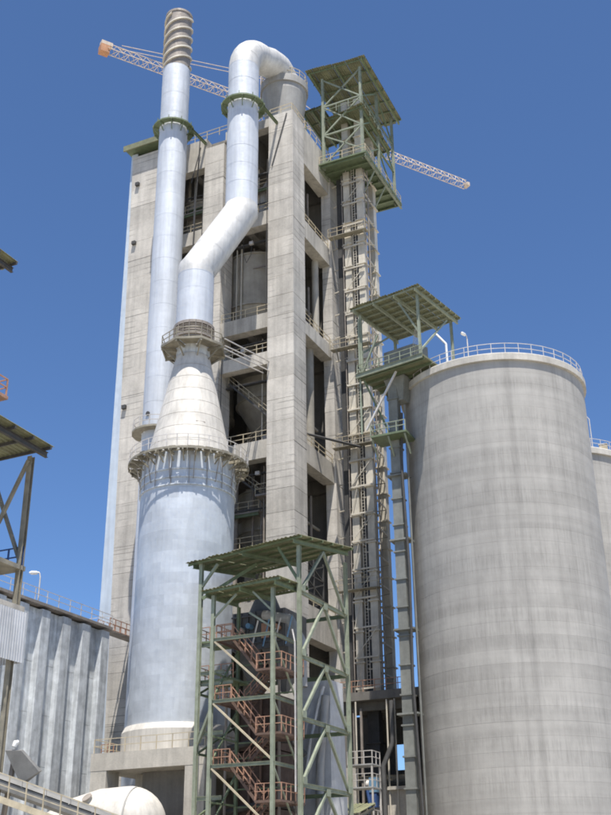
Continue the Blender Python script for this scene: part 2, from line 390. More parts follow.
# railings on the floors and roof
for (z0, z1), (a0, a1) in zip(LV[1:], LR[1:]):
    railing([(-61, YF + 0.45, z1), (-55.4, YF + 0.45, z1)], T, 'rail')
    railing([(-52.8, YF + 0.45, z1), (-46.9, YF + 0.45, z1)], T, 'rail')
    railing([(XR - 0.35, 93.0, a1), (XR - 0.35, 100.1, a1)], T, 'rail')
railing([(-60.5, YF + 0.3, 85.9), (-46.9, YF + 0.3, 85.9)], T, 'rail')
railing([(-46.8, YF + 0.15, 85.9), (XR - 0.15, YF + 0.15, 85.9), (XR - 0.15, 103.6, 85.9)], T, 'rail')
railing([(-52.8, YF + 0.4, 55.1), (-46.9, YF + 0.4, 55.1)], T, 'rail')
def flight(root, p, q, wd, steel, rmat, side='Y'):
    """stair flight between p (top) and q (bottom): two stringers and treads, with its handrails"""
    p, q = Vector(p), Vector(q); d = q - p; hor = Vector((d.x, d.y, 0)).normalized(); lat = hor.cross(zz) * (wd / 2)
    k = MB(); n = max(4, round(abs(d.z) / 0.2))
    for s in (-1, 1): k.bar(p + lat * s, q + lat * s, 0.05, 0.2)
    for i in range(n):
        e = p.lerp(q, (i + 0.5) / n); k.bar(e - lat, e + lat, 0.22, 0.03)
    fl = k.build('stair_flight', steel, root); h = MB()
    for s in (-1, 1):
        a, b = p + lat * s, q + lat * s
        for hh in (1.05, 0.55): h.bar(a + zz * hh, b + zz * hh, 0.05)
        for i in range(5): e = a.lerp(b, i / 4); h.bar(e, e + zz * 1.05, 0.05)
    h.build('handrail', rmat, fl)
flight(T, (-52.3, 91.9, 52.9), (-47.4, 91.9, 48.0), 1.0, 'dark', 'rail')
flight(T, (-47.6, 93.4, 48.0), (-51.8, 93.4, 45.0), 1.0, 'dark', 'rail')
flight(T, (-52.3, 92.3, 43.0), (-48.6, 92.3, 39.8), 1.0, 'dark', 'rail')
box('stair_landing', (-49.0, 91.4, 39.5), (-46.9, 94, 39.7), 'bare', T)
railing([(-49.0, 91.5, 39.7), (-46.9, 91.5, 39.7)], T, 'rail')
# steel truss stair lattice seen through the lowest opening of the right face
lt = MB()
for z in (28.3, 30.2, 32.1):
    lt.bar((-45.2, 95, z), (-45.2, 99.5, z + 1.6), 0.12); lt.bar((-45.2, 99.5, z), (-45.2, 95, z + 1.6), 0.12); lt.bar((-45.2, 95, z), (-45.2, 99.5, z), 0.12)
for y in (95, 97.2, 99.5): lt.bar((-45.2, y, 28.2), (-45.2, y, 34), 0.14)
lt.build('stair_lattice', 'dark', T)
for k, (p, q) in enumerate([((-56.1, YF - .15, 86), (-56.8, YF - .15, 60)), ((-44.5, YF - .1, 85.5), (-46.4, YF - .1, 78.6)), ((-56.0, YF - .1, 84.5), (-57.0, YF - .3, 79.5))]):
    MB().bar(p, q, 0.09).build('cable', 'dark', T)
MB().tube((-47, 91.2, 46.9), (-40.5, 99.3, 46.3), 0.14, 8).build('pipe', 'dark', T)

def duct_part(pts, r, mat, name='riser_duct'): MB().path(pts, r, 20).build(name, mat, T)
duct_part([(-51.2, 97.2, 70.2), (-51.2, 97.2, 74.5), (-52.6, 97.0, 77.5), (-56.0, 97.0, 79.5)], 1.3, 'cyc')
duct_part([(-59.0, 96.5, 58), (-59.0, 96.5, 61), (-57.0, 96.0, 65), (-54.6, 96.4, 68)], 1.2, 'cyc')
duct_part([(-48.6, 94.6, 46), (-48.6, 94.6, 58)], 0.45, 'cyc'); duct_part([(-52.2, 93.2, 28.3), (-52.2, 93.2, 43)], 0.3, 'bare')
duct_part([(-47.6, 93.5, 60), (-47.6, 93.5, 71)], 0.22, 'bare'); duct_part([(-60.3, 92.6, 60), (-60.3, 92.6, 81)], 0.25, 'bare'); duct_part([(-56.1, 93.4, 73), (-56.1, 93.4, 85)], 0.18, 'casing')
duct_part([(-49.5, 93.8, 73), (-49.5, 93.8, 78.5), (-48.4, 93.8, 80), (-47.2, 93.8, 80.2)], 0.5, 'cyc_top')
duct_part([(-45.4, 97.0, 45.2), (-45.4, 97.0, 58)], 0.55, 'cyc'); duct_part([(-45.2, 98.6, 59.6), (-45.2, 98.6, 70.4)], 0.4, 'cyc'); duct_part([(-45.3, 95.2, 72.7), (-45.3, 95.2, 80.6)], 0.45, 'cyc')
for z, x0, x1 in ((66.3, -61.0, -55.4), (78.2, -52.8, -46.9), (77.6, -61.0, -55.4), (49.8, -61.0, -55.4), (38.3, -52.8, -49.2), (34.5, -52.8, -46.9)):
    md = box('mezzanine_deck', (x0, 92.6, z), (x1, 95.4, z + 0.18), 'bare', T); MB().ibeam((x0, 92.65, z - 0.18), (x1, 92.65, z - 0.18), 0.2, 0.34).build('edge_beam', 'green_dark', md)
    railing([(x0, 92.65, z + .18), (x1, 92.65, z + .18)], md, 'rail', step=1.4)
for z, y in ((79.4, 91.6), (70.2, 91.7), (57.2, 91.6), (52.4, 91.6), (42.0, 91.7)): box('cable_tray', (-52.8, y, z), (-46.9, y + 0.45, z + 0.14), 'dark', T)
for x, y, z in ((-50.2, 93.6, 59.8), (-48.4, 92.8, 45.0), (-58.6, 92.6, 73.0), (-49.8, 92.6, 73.0), (-57.0, 92.4, 45.0), (-50.8, 92.4, 28.3)): piece('control_cabinet', (0.9, 0.5, 1.7), (x, y, z + 0.86), 'cyc_top', T)
for x, z0, z1 in ((-47.2, 60, 80), (-52.55, 45, 58), (-55.65, 62, 80)): MB().bar((x, YF + 0.2, z0), (x + 0.1, YF + 0.2, z1), 0.07).build('cable', 'dark', T)

rc = random.Random(21)
for (za, zb_) in ((73.0, 84.5), (59.8, 71.0), (45.0, 57.8), (28.3, 42.9)):
    for xa, xb_ in ((-60.8, -55.6), (-52.6, -47.1)):
        for k_ in range(3):
            x, y = rc.uniform(xa, xb_), rc.uniform(92.0, 95.0); r_ = rc.choice((0.07, 0.1, 0.16))
            MB().tube((x, y, za), (x, y, zb_), r_, 8).build('pipe', rc.choice(('bare', 'casing', 'cyc_top')), T)
        for k_ in range(2):
            y, z = rc.uniform(92.0, 94.5), rc.uniform(za + 2, zb_ - 0.6); MB().bar((xa, y, z), (xb_, y, z + rc.uniform(-0.2, 0.2)), rc.choice((0.1, 0.18)), 0.16).build('pipe', rc.choice(('dark', 'bare', 'green_dark')), T)
        x, z = rc.uniform(xa + 1, xb_ - 1), zb_ - rc.uniform(0.5, 1.2)
        piece('floodlight', (0.5, 0.3, 0.4), (x, 91.6, z), 'rail_grey', T)
        x = rc.uniform(xa + .5, xb_ - .5); MB().path([(x, 91.7, zb_), (x + 0.1, 91.6, zb_ - 2), (x + 0.5, 91.6, zb_ - 3.2), (x + 1.0, 91.7, zb_ - 2.2), (x + 1.2, 91.7, zb_)], 0.035, 6).build('hanging_cable', 'dark', T)
for z in (76.5, 63.5, 49.5, 38.0):
    for y in (94.4, 97.6): MB().bar((-45.6, y, z - 4 if z < 70 else z - 3.5), (-45.6, y, z + 3), 0.16).build('pipe', 'bare', T)
    MB().bar((-45.9, 93.0, z), (-45.9, 100.2, z), 0.2, 0.25).build('pipe', 'cyc', T)

# ------------------------------------------------------------------ cyclones
def cyclone(c, r, zt, zc, zb, label, mat='cyc'):
    t = thing('cyclone', label, 'cyclone', (c[0], c[1], zb), 'cyclones of the preheater')
    MB().rings(c, [(0.1, zt + 0.5), (r * 0.55, zt + 0.5), (r * 0.6, zt), (r, zt), (r, zc)], 40).build('barrel', mat, t)
    MB().lathe(c, [(r, zc), (0.55, zb + 1)], 40).build('cone', mat, t)
    MB().lathe(c, [(0.5, zb + 1.2), (0.5, zb)], 20).build('dip_pipe', mat, t)
    for z in (zt - 0.1, zc + 0.1): MB().rings(c, [(r, z), (r + 0.14, z), (r + 0.14, z - 0.2), (r, z - 0.2)], 40).build('stiffener_ring', mat, t)
    return t
cyclone((-51.6, 97.0), 4.3, 70.0, 63.2, 55, 'large grey cyclone filling the bay behind the pipe dogleg')
cyclone((-59.2, 97.2), 3.4, 80.5, 76, 68.5, 'grey cyclone in the dark bay between silver stack and upright duct')
cyclone((-50.6, 97.2), 3.4, 56.6, 52.0, 46, 'grey cyclone behind the orange stair flight', )
cyclone((-58.8, 97.2), 3.4, 57.0, 52, 46, 'grey cyclone in the left bay behind the cream cone')
cyclone((-50.4, 97.4), 3.3, 41.5, 37, 31, 'grey cyclone low in the tower above the stair canopy')
tc = thing('cyclone', 'pale grey cyclone head standing on the tower roof under the gooseneck', 'cyclone', (-47.0, 94.2, 86), 'cyclones of the preheater')
CT = (-47.0, 94.2)
MB().rings(CT, [(2.1, 85.9), (2.3, 88.2), (2.75, 91.6), (2.75, 92.4)], 48).build('barrel', 'cyc_top', tc)
MB().rings(CT, [(2.75, 92.4), (2.95, 92.4), (2.95, 93.4), (2.8, 93.4), (1.75, 95.0), (1.5, 95.0)], 48).build('lid', 'cyc_top', tc)
railing(ring_pts(CT, 2.85, 93.4, 16), tc, 'rail', step=1.2)

# ------------------------------------------------------------------ exhaust stack
ST = (-57.8, 86.5)
SK = thing('exhaust_stack', 'slim silver chimney with spiral fins round its top', 'chimney', (ST[0], ST[1], 0))
zs = [0]
while zs[-1] < 91: zs.append(zs[-1] + 2.9)
zs[-1] = 94.2
for a, b in zip(zs, zs[1:]):
    rr = 1.66 + random.uniform(-0.005, 0.005)
    MB().rings(ST, [(rr - 0.02, a), (rr, a + 0.01), (rr, b - 0.05), (rr + 0.006, b - 0.045), (rr + 0.006, b), (rr - 0.05, b)], 40).build('stack_section', 'alu_pipe', SK)
tp = MB().rings(ST, [(1.6, 94.2), (1.6, 102.6), (1.68, 102.6), (1.68, 102.9), (1.4, 102.9), (1.4, 98)], 40).build('unclad_top', 'bare', SK)
for s in range(3):
    k = MB(); n = 80; vs_ = []
    for i in range(n + 1):
        t = 2 * math.pi * (1.75 * i / n + s / 3); z = 94.4 + 7.9 * i / n
        for rr, dz in ((1.58, -0.1), (1.8, -0.1), (1.8, 0.1), (1.58, 0.1)): vs_.append((ST[0] + rr * math.cos(t), ST[1] + rr * math.sin(t), z + dz))
    fs = [(i * 4 + j, i * 4 + (j + 1) % 4, i * 4 + 4 + (j + 1) % 4, i * 4 + 4 + j) for i in range(n) for j in range(4)]
    k.add(vs_, fs).build('spiral_fin', 'casing', SK)
def collar(c, r, z, root, tower_y):
    k = MB().rings(c, [(r + 0.05, z), (r + 0.75, z), (r + 0.75, z + 0.18), (r + 0.05, z + 0.18), (r + 0.05, z)], 20).build('collar_platform', 'green_dark', root)
    radial('bracket', MB().bar((r, 0, 0), (r + 0.8, 0, 0), 0.14, 0.22).bar((r + 0.72, 0, -0.05), (r + 0.02, 0, -1.0), 0.09), 'green_dark', 10, c, z, k, 8)
    for s_ in (-1, 1): MB().ibeam((c[0] + s_ * (r + 0.4), c[1], z - 0.05), (c[0] + s_ * (r + 0.6), tower_y, z - 0.05), 0.28).build('support_beam', 'green_dark', k)
    radial('toe_post', MB().bar((r + 0.7, 0, 0.18), (r + 0.7, 0, 0.53), 0.07), 'green_dark', 10, c, z, k)
collar(ST, 1.7, 85.2, SK, YF + 0.4)
k = MB().rings(ST, [(1.72, 46.0), (2.7, 46.0), (2.7, 46.2), (1.72, 46.2)], 16).build('ring_platform', 'ring', SK)
railing(ring_pts(ST, 2.6, 46.2, 14), SK, 'rail_grey', step=1.2)
MB().tube((ST[0] - 0.2, ST[1] - 1.5, 47.9), (ST[0] - 0.25, ST[1] - 1.76, 47.9), 0.24, 12).build('sample_port', 'dark', SK)

# ------------------------------------------------------------------ conditioning tower
CK = (-50.4, 80.9)
K = thing('conditioning_tower', 'huge silver panel-clad cylinder with cream cone top standing on concrete table', 'cooling tower', (CK[0], CK[1], 13))
MB().rings(CK, [(4.27, 13.1), (4.27, 39.4)], 64).build('shell', 'galv', K)
NC, NP = 22, 13; z0, z1 = 15.4, 36.6; hc = (z1 - z0) / NC
pm = {}; OFF = [random.random() for _ in range(NC)]
for var in range(3):
    q = MB(); seg = 5; da = 360 / NP; ro = 4.33 + (0.0, 0.002, 0.004)[var]
    prof = [(ro - 0.002, 0), (ro + 0.006, hc)]
    for a, b in zip(prof, prof[1:]): q.lathe((0, 0), [a, b], seg, 0, da)
    me = bpy.data.meshes.new('cladding_panel'); me.from_pydata(q.v, [], q.f); me.polygons.foreach_set('use_smooth', q.sm); me.materials.append(M['alu']); me.update(); pm[var] = me
for i in range(NC):
    for j in range(NP):
        link('cladding_panel', pm[random.randrange(3)], (CK[0], CK[1], z0 + hc * i), K, R(360 / NP * (j + OFF[i])))
MB().rings(CK, [(4.33, 36.6), (4.33, 39.3), (4.0, 39.3)], 64).build('top_band', 'alu', K)
MB().rings(CK, [(4.8, 13.05), (4.8, 14.9), (4.55, 15.4), (4.2, 15.4)], 64).build('skirt', 'cream', K)
cz = [39.3 + (50.6 - 39.3) * i / 8 for i in range(9)]
def cr_(z): return 4.05 + (1.66 - 4.05) * (z - 39.3) / (50.6 - 39.3)
for a, b in zip(cz, cz[1:]):
    MB().rings(CK, [(cr_(a) - 0.02, a), (cr_(a) + 0.01, a + 0.01), (cr_(b) + 0.014, b - 0.03), (cr_(b) - 0.04, b)], 56).build('cone_course', 'cream', K)
piece('inspection_door', (0.9, 0.12, 0.6), (-47.95, 78.68, 42.3), 'bare', K, rz=R(47))
pl = MB().rings(CK, [(5.55, 38.9), (5.65, 38.9), (5.65, 39.1), (5.55, 39.1), (5.55, 38.9)], 48).rings(CK, [(4.9, 38.93), (4.98, 38.93), (4.98, 39.07), (4.9, 39.07), (4.9, 38.93)], 48).build('ring_platform', 'ring', K)
for i in range(42):
    a_ = 360 / 42 * i + random.uniform(-0.6, 0.6); da_ = random.uniform(5.6, 7.9); r1_ = 5.55 + random.uniform(-0.15, 0.1); zp = 39.12 + random.uniform(-0.01, 0.05)
    MB().lathe(CK, [(4.33, zp), (r1_, zp), (r1_, zp + 0.04), (4.33, zp + 0.04), (4.33, zp)], 2, a_, a_ + da_, smooth=False).build('deck_plate', 'ring', pl)
radial('bracket', MB().bar((4.3, 0, 0), (5.65, 0, 0), 0.13, 0.26).bar((5.4, 0, 0), (4.35, 0, -0.7), 0.09), 'ring', 28, CK, 38.88, pl)
radial('hanger', MB().bar((4.95, 0, 0.0), (4.4, 0, -2.4), 0.06), 'bare', 13, CK, 38.88, pl, 3)
radial('stay', MB().bar((4.44, 0, -0.2), (4.44, 0, -2.9), 0.05), 'bare', 17, CK, 38.88, pl, 6)
railing(ring_pts(CK, 5.53, 39.2, 36), pl, 'rail_grey', h=1.1, r=0.028)
for z in (35.9, 36.6, 37.4): MB().rings(CK, [(4.3, z), (4.45, z), (4.45, z + 0.12), (4.3, z + 0.12)], 64).build('stiffener_ring', 'galv', K)
MB().rings(CK, [(1.66, 50.6), (1.66, 52.3)], 40).build('neck', 'galv', K)
op = MB().rings(CK, [(3.1, 51.35), (3.25, 51.35), (3.25, 51.6), (3.1, 51.6), (3.1, 51.35)], 8).build('octagonal_platform', 'ring', K)
for i in range(8): MB().lathe(CK, [(1.72, 51.5), (3.1, 51.5), (3.1, 51.55), (1.72, 51.55), (1.72, 51.5)], 1, 45 * i + 1.2, 45 * i + 43.8, smooth=False).build('deck_plate', 'ring', op)
radial('bracket', MB().bar((1.66, 0, 0), (3.2, 0, 0), 0.15, 0.25).bar((2.9, 0, 0), (1.68, 0, -1.1), 0.11), 'ring', 8, CK, 51.25, op)
railing(ring_pts(CK, 3.15, 51.55, 8), op, 'ring', step=1.3)
for xa, ya, s_ in ((-48.0, 82.9, 51.4), (-48.0, 82.9, 52.5), (-47.3, 81.6, 51.4), (-47.3, 81.6, 52.5)):
    MB().bar((xa, ya, s_), (-47.5 + (xa + 48) * 1.2, 90.2, s_ + 1.2), 0.1).build('stay_rod', 'rail_grey', K)

# ------------------------------------------------------------------ gas duct with gooseneck
D = thing('gas_duct', 'white dogleg pipe ending in a gooseneck over the tower roof', 'pipe', (CK[0], CK[1], 52))
MB().rings(CK, [(1.85, 52.3), (1.85, 52.5), (2.0, 52.5), (2.0, 52.75), (1.86, 52.8), (2.0, 52.95), (1.86, 53.1), (2.0, 53.25), (1.86, 53.4), (2.0, 53.55), (1.86, 53.7), (2.02, 53.7), (2.02, 54.0), (1.85, 54.0)], 48).build('bellows', 'bare', D)
for i in range(20):
    t = R(18 * i); MB().bar((CK[0] + 2.0 * math.cos(t), CK[1] + 2.0 * math.sin(t), 52.4), (CK[0] + 2.0 * math.cos(t), CK[1] + 2.0 * math.sin(t), 54.0), 0.07).build('tie_rod', 'bare', D)
P1 = Vector((CK[0], CK[1], 60.6)); P2 = Vector((-48.15, 86.0, 70.4)); RD = 1.83
def duct_run(a, b, n, mat, r=RD):
    a, b = Vector(a), Vector(b); d = (b - a).normalized()
    for i in range(n):
        p, q = a.lerp(b, i / n), a.lerp(b, (i + 1) / n)
        MB().path([p, q], r + random.uniform(-0.008, 0.008), 44).path([q - d * 0.05, q + d * 0.02], r + 0.006, 44).build('duct_section', mat, D)
duct_run((CK[0], CK[1], 54.0), P1 - zz * 0.7, 3, 'alu_pipe')
ax = (P2 - P1).normalized()
MB().path([P1 - zz * 0.7, P1 - zz * 0.2, P1 + (ax + zz).normalized() * 0.12, P1 + ax * 0.5, P1 + ax * 0.75], RD - 0.005, 44).build('elbow', 'alu_white', D)
duct_run(P1 + ax * 0.75, P2 - ax * 0.75, 4, 'alu_white', RD - 0.01)
MB().path([P2 - ax * 0.75, P2 - ax * 0.35, P2, P2 + zz * 0.35, P2 + zz * 0.75], [RD - 0.01, RD - 0.015, RD - 0.02, RD - 0.04, RD - 0.06], 44).build('elbow', 'alu_white', D)
duct_run(P2 + zz * 0.75, (P2.x, P2.y, 90.3), 8, 'alu_pipe', RD - 0.06)
gn = [(P2.x, P2.y, 90.2)]
for i in range(1, 10): t = R(10 * i); gn.append((P2.x + 0.5 * (1 - math.cos(t)), P2.y + 3.3 * (1 - math.cos(t)), 90.3 + 3.9 * math.sin(t)))
gn.append((-47.25, 90.6, 94.75)); gn.append((-47.0, 91.8, 94.95))
for i in range(1, 9): t = R(90 - 10 * i); gn.append((-46.95 + 0.2 * math.cos(t), 91.8 + 2.0 * math.cos(t), 93.0 + 1.95 * math.sin(t)))
go = MB().path(gn, RD - 0.06, 48).build('gooseneck', 'alu_white', D)
for i in (2, 5, 8, 11, 14):
    p_, q_ = Vector(gn[i]), Vector(gn[i + 1]); d_ = (q_ - p_).normalized()
    MB().path([p_ - d_ * 0.04, p_ + d_ * 0.04], RD - 0.045, 48).build('seam_band', 'alu_white', go)
collar((P2.x, P2.y), 1.8, 84.6, D, YF + 0.4)

# ------------------------------------------------------------------ foundation table
F = thing('foundation_table', 'concrete portal table carrying the silver cylinder', 'foundation', (-49.2, 80.8, 0))
box('top_slab', (-54.55, 74.5, 11.65), (-43.95, 87.2, 13.0), 'concrete_table', F)
for (x0, x1) in ((-54.5, -53.0), (-45.75, -44.0)):
    for y in (74.52, 85.3): box('pillar', (x0, y, 0), (x1, y + 1.8, 11.65), 'concrete_table', F)
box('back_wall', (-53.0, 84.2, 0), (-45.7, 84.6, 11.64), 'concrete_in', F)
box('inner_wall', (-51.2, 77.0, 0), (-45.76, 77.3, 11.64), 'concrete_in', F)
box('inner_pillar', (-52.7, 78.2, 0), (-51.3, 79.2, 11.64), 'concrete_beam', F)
railing([(-54.4, 87, 13), (-54.4, 74.65, 13), (-44.1, 74.65, 13), (-44.1, 80, 13)], F, 'rail', step=1.5, r=0.03)
railing([(-54.4, 77.3, 13), (-55.6, 77.3, 13)], F, 'rail_red', step=0.6)

# ------------------------------------------------------------------ cream duct at its foot
cd = thing('round_duct', 'cream rounded duct end bulging in front of the concrete table', 'duct', (-49, 71, 0))
pth = [(-57.5, 68.6, 2.2), (-55.5, 69.2, 4.2), (-53.6, 69.8, 5.7), (-51.8, 70.3, 6.7), (-50.0, 70.7, 7.2), (-48.2, 71.0, 7.3)]
MB().path(pth, 2.65, 44).build('duct_body', 'cream', cd)
MB().path([(-47.6, 71.08, 7.3), (-47.53, 71.09, 7.3), (-47.46, 71.1, 7.3)], 2.6, 44).build('seam_band', 'cyc_top', cd)
MB().path([(-48.2 + 2.7 * math.sin(R(a_)), 71.0 + 0.46 * math.sin(R(a_)), 7.3 - 0.2 * math.sin(R(a_))) for a_ in range(-10, 91, 10)], [max(0.02, 2.65 * math.cos(R(a_))) for a_ in range(-10, 91, 10)], 44).build('end_cap', 'cream', cd)
MB().path([(-51.85, 70.28, 6.68), (-51.75, 70.32, 6.72)], 2.67, 44).build('weld_band', 'cream', cd)
MB().tube((-50.2, 68.9, 8.7), (-50.3, 68.55, 9.05), 0.32, 16).build('manhole', 'cyc_top', cd); MB().tube((-50.29, 68.58, 9.02), (-50.31, 68.5, 9.1), 0.4, 16).build('manhole_cover', 'bare', cd)
for x, y, z in ((-54, 69.7, 3.0), (-49.0, 70.85, 4.8)): box('saddle', (x - 0.4, y - 2.2, 0), (x + 0.4, y + 2.2, z), 'concrete_in', cd)

# ------------------------------------------------------------------ bucket elevators and head house
def casing(root, x0, x1, y0, y1, z0, z1, step, mat, fl=0.17):
    n = round((z1 - z0) / step); h = (z1 - z0) / n; me = None
    for i in range(n):
        zb = z0 + i * h
        if me is None:
            q = MB().box((x0, y0, zb + 0.01), (x1, y1, zb + h - 0.14)).box((x0 - fl, y0 - fl, zb + h - 0.14), (x1 + fl, y1 + fl, zb + h))
            o = q.build('casing_section', mat, root, origin=((x0 + x1) / 2, (y0 + y1) / 2, zb)); me = o.data
        else: link('casing_section', me, ((x0 + x1) / 2, (y0 + y1) / 2, zb), root)
E1 = thing('bucket_elevator', 'pair of tall beige elevator casings right of the concrete tower', 'elevator', (-40.6, 100.5, 20), 'bucket elevators')
casing(E1, -41.95, -41.15, 100.0, 100.9, 20.6, 94, 3.1, 'casing')
casing(E1, -40.25, -39.45, 100.0, 100.9, 20.6, 94, 3.1, 'casing')
E2 = thing('bucket_elevator', 'shaded elevator casing behind the pair of beige casings', 'elevator', (-38.6, 104, 20), 'bucket elevators')
casing(E2, -40.4, -39.5, 103.6, 104.5, 20.6, 92, 3.1, 'casing')
casing(E2, -42.1, -41.2, 103.6, 104.5, 20.6, 92, 3.1, 'casing')
for i in range(21):
    z = 22 + 3.0 * i
    for p, q in (((-43.8, 101.0, z), (-42.1, 100.6, z)), ((-40.9, 100.6, z + 1), (-40.35, 100.6, z + 1)), ((-40.6, 101.3, z), (-40.6, 103.6, z))): MB().bar(p, q, 0.12).build('tie_strut', 'casing', E1)
for i in range(24):
    z = 21 + 3.0 * i
    if z < 82:
        MB().bar((-41.95, 99.72, z), (-39.45, 99.72, z + 0.05), 0.11, 0.16).build('cross_beam', 'casing', E1)
        brace((-41.9, 99.75, z + 0.1), (-39.5, 99.75, z + 2.9) if i % 2 else (-41.2, 99.75, z + 2.9), E1, 'casing', 0.06)
        brace((-39.3, 100.0, z), (-38.75, 101.6, z + 0.6), E1, 'ring', 0.09); brace((-39.35, 100.4, z + 1.5), (-39.5, 103.6, z + 1.5), E1, 'casing', 0.14)
for x, y in ((-42.15, 99.9), (-39.15, 99.85), (-38.95, 100.3)): MB().tube((x, y, 20.6), (x + 0.05, y, 82.5), 0.06, 8).build('conduit', 'bare', E1)
lad = MB()
for x in (-40.78, -40.45): lad.bar((x, 99.85, 21), (x, 99.85, 84), 0.05)
for i in range(180): lad.bar((-40.78, 99.9, 21.2 + 0.35 * i), (-40.45, 99.85, 21.2 + 0.35 * i), 0.035)
lad.build('ladder', 'casing', E1)
MB().bar((-42.75, 101.0, 20.6), (-42.75, 101.0, 84), 0.7).build('cable_tray', 'dark', E1)  # dark bar takes the place of the shaded gap beside the tower
box('gap_backing', (-41.95, 101.25, 20.6), (-39.9, 101.6, 84), 'dark_clad', E1)  # dark sheet added to close the shaded gap between the casings
for z in (73.6, 58.6, 46.6, 30.8):
    k = MB().box((-43.7, 99.1, z), (-38.9, 99.95, z + 0.08)); pf = k.build('service_platform', 'ring', E1)
    for x_ in (-43.0, -39.2): MB().bar((x_, 99.9, z - 1.2), (x_, 99.15, z), 0.1).build('bracket', 'ring', pf)
    railing([(-43.7, 99.9, z + .08), (-43.7, 99.15, z + .08), (-38.95, 99.15, z + .08), (-38.95, 99.9, z + .08)], pf, 'rail', step=1.3, r=0.028)
HH = thing('elevator_head_house', 'green steel head house with flat canopies at the top of the elevators', 'head house', (-40.8, 103, 83))
X0, X1, Y0, Y1 = -43.5, -38.4, 98.0, 108.6
for x in (X0, X1):
    for y in (Y0, 103.3, Y1): MB().ibeam((x, y, 82.6), (x, y, 96.6), 0.32).build('post', 'green', HH)
canopy(HH, (-45.2, 96.6, 97.3), (-37.3, 97.0, 97.2), (-45.2, 109.6, 96.8), 9, 7)
canopy(HH, (-43.2, 98.3, 90.5), (-38.0, 97.4, 90.3), (-43.2, 108.0, 90.2), 6, 5)
canopy(HH, (-47.0, 99.4, 93.6), (-44.2, 99.2, 93.7), (-47.0, 107, 93.4), 3, 4)
for x in (-46.7, -44.6): MB().bar((x, 99.8, 85.9), (x, 99.8, 93.3), 0.14).build('post', 'green_dark', HH)
dk = MB().box((-44.0, 97.4, 83.0), (-37.8, 109.4, 83.2)).build('deck', 'green_dark', HH)
for i in range(9):
    y = 97.7 + 11.4 * i / 8; MB().ibeam((-44.0, y, 82.84), (-37.8, y, 82.84), 0.2, 0.3).build('floor_joist', 'green_dark', dk)
for x in (-43.9, -37.9): MB().ibeam((x, 97.4, 82.6), (x, 109.4, 82.6), 0.25, 0.45).build('edge_beam', 'green', dk)
for (z0, z1) in ((83.3, 87.7), (87.7, 92.1), (92.1, 96.4)):
    brace((X0, Y0, z0), (X1, Y0, z1), HH); brace((X1, Y0, z0 + (0 if z0 > 84 else 0.8)), (X0, Y0, z1), HH)
    brace((X1, Y0, z0), (X1, 103.3, z1), HH, 'green_dark'); brace((X1, Y1, z0), (X1, 103.3, z1), HH, 'green_dark')
for z in (87.7, 92.1):
    brace((X0, Y0, z), (X1, Y0, z), HH, wd=0.2, name='cross_beam'); brace((X1, Y0, z), (X1, Y1, z), HH, 'green_dark', 0.2, 'cross_beam')
railing([(-43.9, 97.5, 83.2), (-37.9, 97.5, 83.2), (-37.9, 109.3, 83.2)], HH, 'rail')
railing([(-43.2, 97.7, 90.7), (-38.3, 97.6, 90.7), (-38.3, 108, 90.7)], HH, 'green')
for y in (100.5, 104.0): brace((-39.45, y, 79.6), (-37.9, y, 82.5), HH, 'green', 0.14)

# ------------------------------------------------------------------ steel frame tower with big canopy
SF = thing('steel_frame_tower', 'green steel frame with large flat canopy right of the silver cylinder', 'steel frame', (-39.5, 77.5, 0))
PO = {'a': (-43.9, 73.0), 'd': (-35.2, 73.0), 'e': (-35.2, 82.0), 'f': (-43.3, 82.0)}
for kx, (x, y) in PO.items():
    MB().ibeam((x, y, 0), (x, y, 27.2 + (1.0 if y > 80 else 0)), 0.29 if kx != 'f' else 0.25).build('post', 'green', SF)
canopy(SF, (-45.0, 72.4, 26.9), (-34.6, 71.9, 27.7), (-44.8, 82.6, 28.6), 10, 6)
ZB = [5.2, 9.6, 14.2, 18.7, 23.6]
for z in ZB:
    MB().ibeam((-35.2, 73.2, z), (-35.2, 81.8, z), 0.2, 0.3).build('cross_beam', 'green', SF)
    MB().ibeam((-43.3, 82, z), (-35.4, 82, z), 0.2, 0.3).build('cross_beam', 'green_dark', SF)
    if z < 22: MB().ibeam((-43.7, 73.0, z - 0.6), (-41.6, 73.0, z - 0.6), 0.2, 0.3).build('cross_beam', 'green', SF)
for a, b_ in zip(ZB, ZB[1:] + [28.0]):
    brace((-35.2, 73.3, a + 0.1), (-35.2, 77.5, b_ - 0.1), SF, 'green', 0.2); brace((-35.2, 81.7, a + 0.1), (-35.2, 77.5, b_ - 0.1), SF, 'green', 0.2)
brace((-43.7, 73.0, 13.0), (-41.4, 72.2, 17.2), SF, 'green', 0.22); brace((-43.8, 73, 25.0), (-42.4, 73, 26.7), SF, 'green', 0.2); brace((-43.8, 73, 24.0), (-40.5, 76, 27.2), SF, 'green_dark', 0.25)
brace((-35.3, 73, 24.5), (-37.0, 73, 27.3), SF, 'green_dark', 0.2)
for z in ZB:
    for y in (73.45, 77.5, 81.55): piece('gusset_plate', (0.05, 0.62, 0.5), (-35.02, y, z + (0.28 if y != 77.5 else -0.25)), 'green', SF, 0.008)
for z in (17.5, 20.5):
    dk = MB().box((-44.2, 73.2, z), (-41.0, 76.0, z + 0.15)).build('side_platform', 'green_dark', SF)
    railing([(-44.2, 75.8, z + .15), (-44.2, 73.3, z + .15), (-41.0, 73.3, z + .15)], dk, 'rail_red', step=1.0, r=0.032)
    MB().ibeam((-44.2, 73.3, z - 0.15), (-41, 73.3, z - 0.15), 0.15, 0.28).build('edge_beam', 'green', dk)

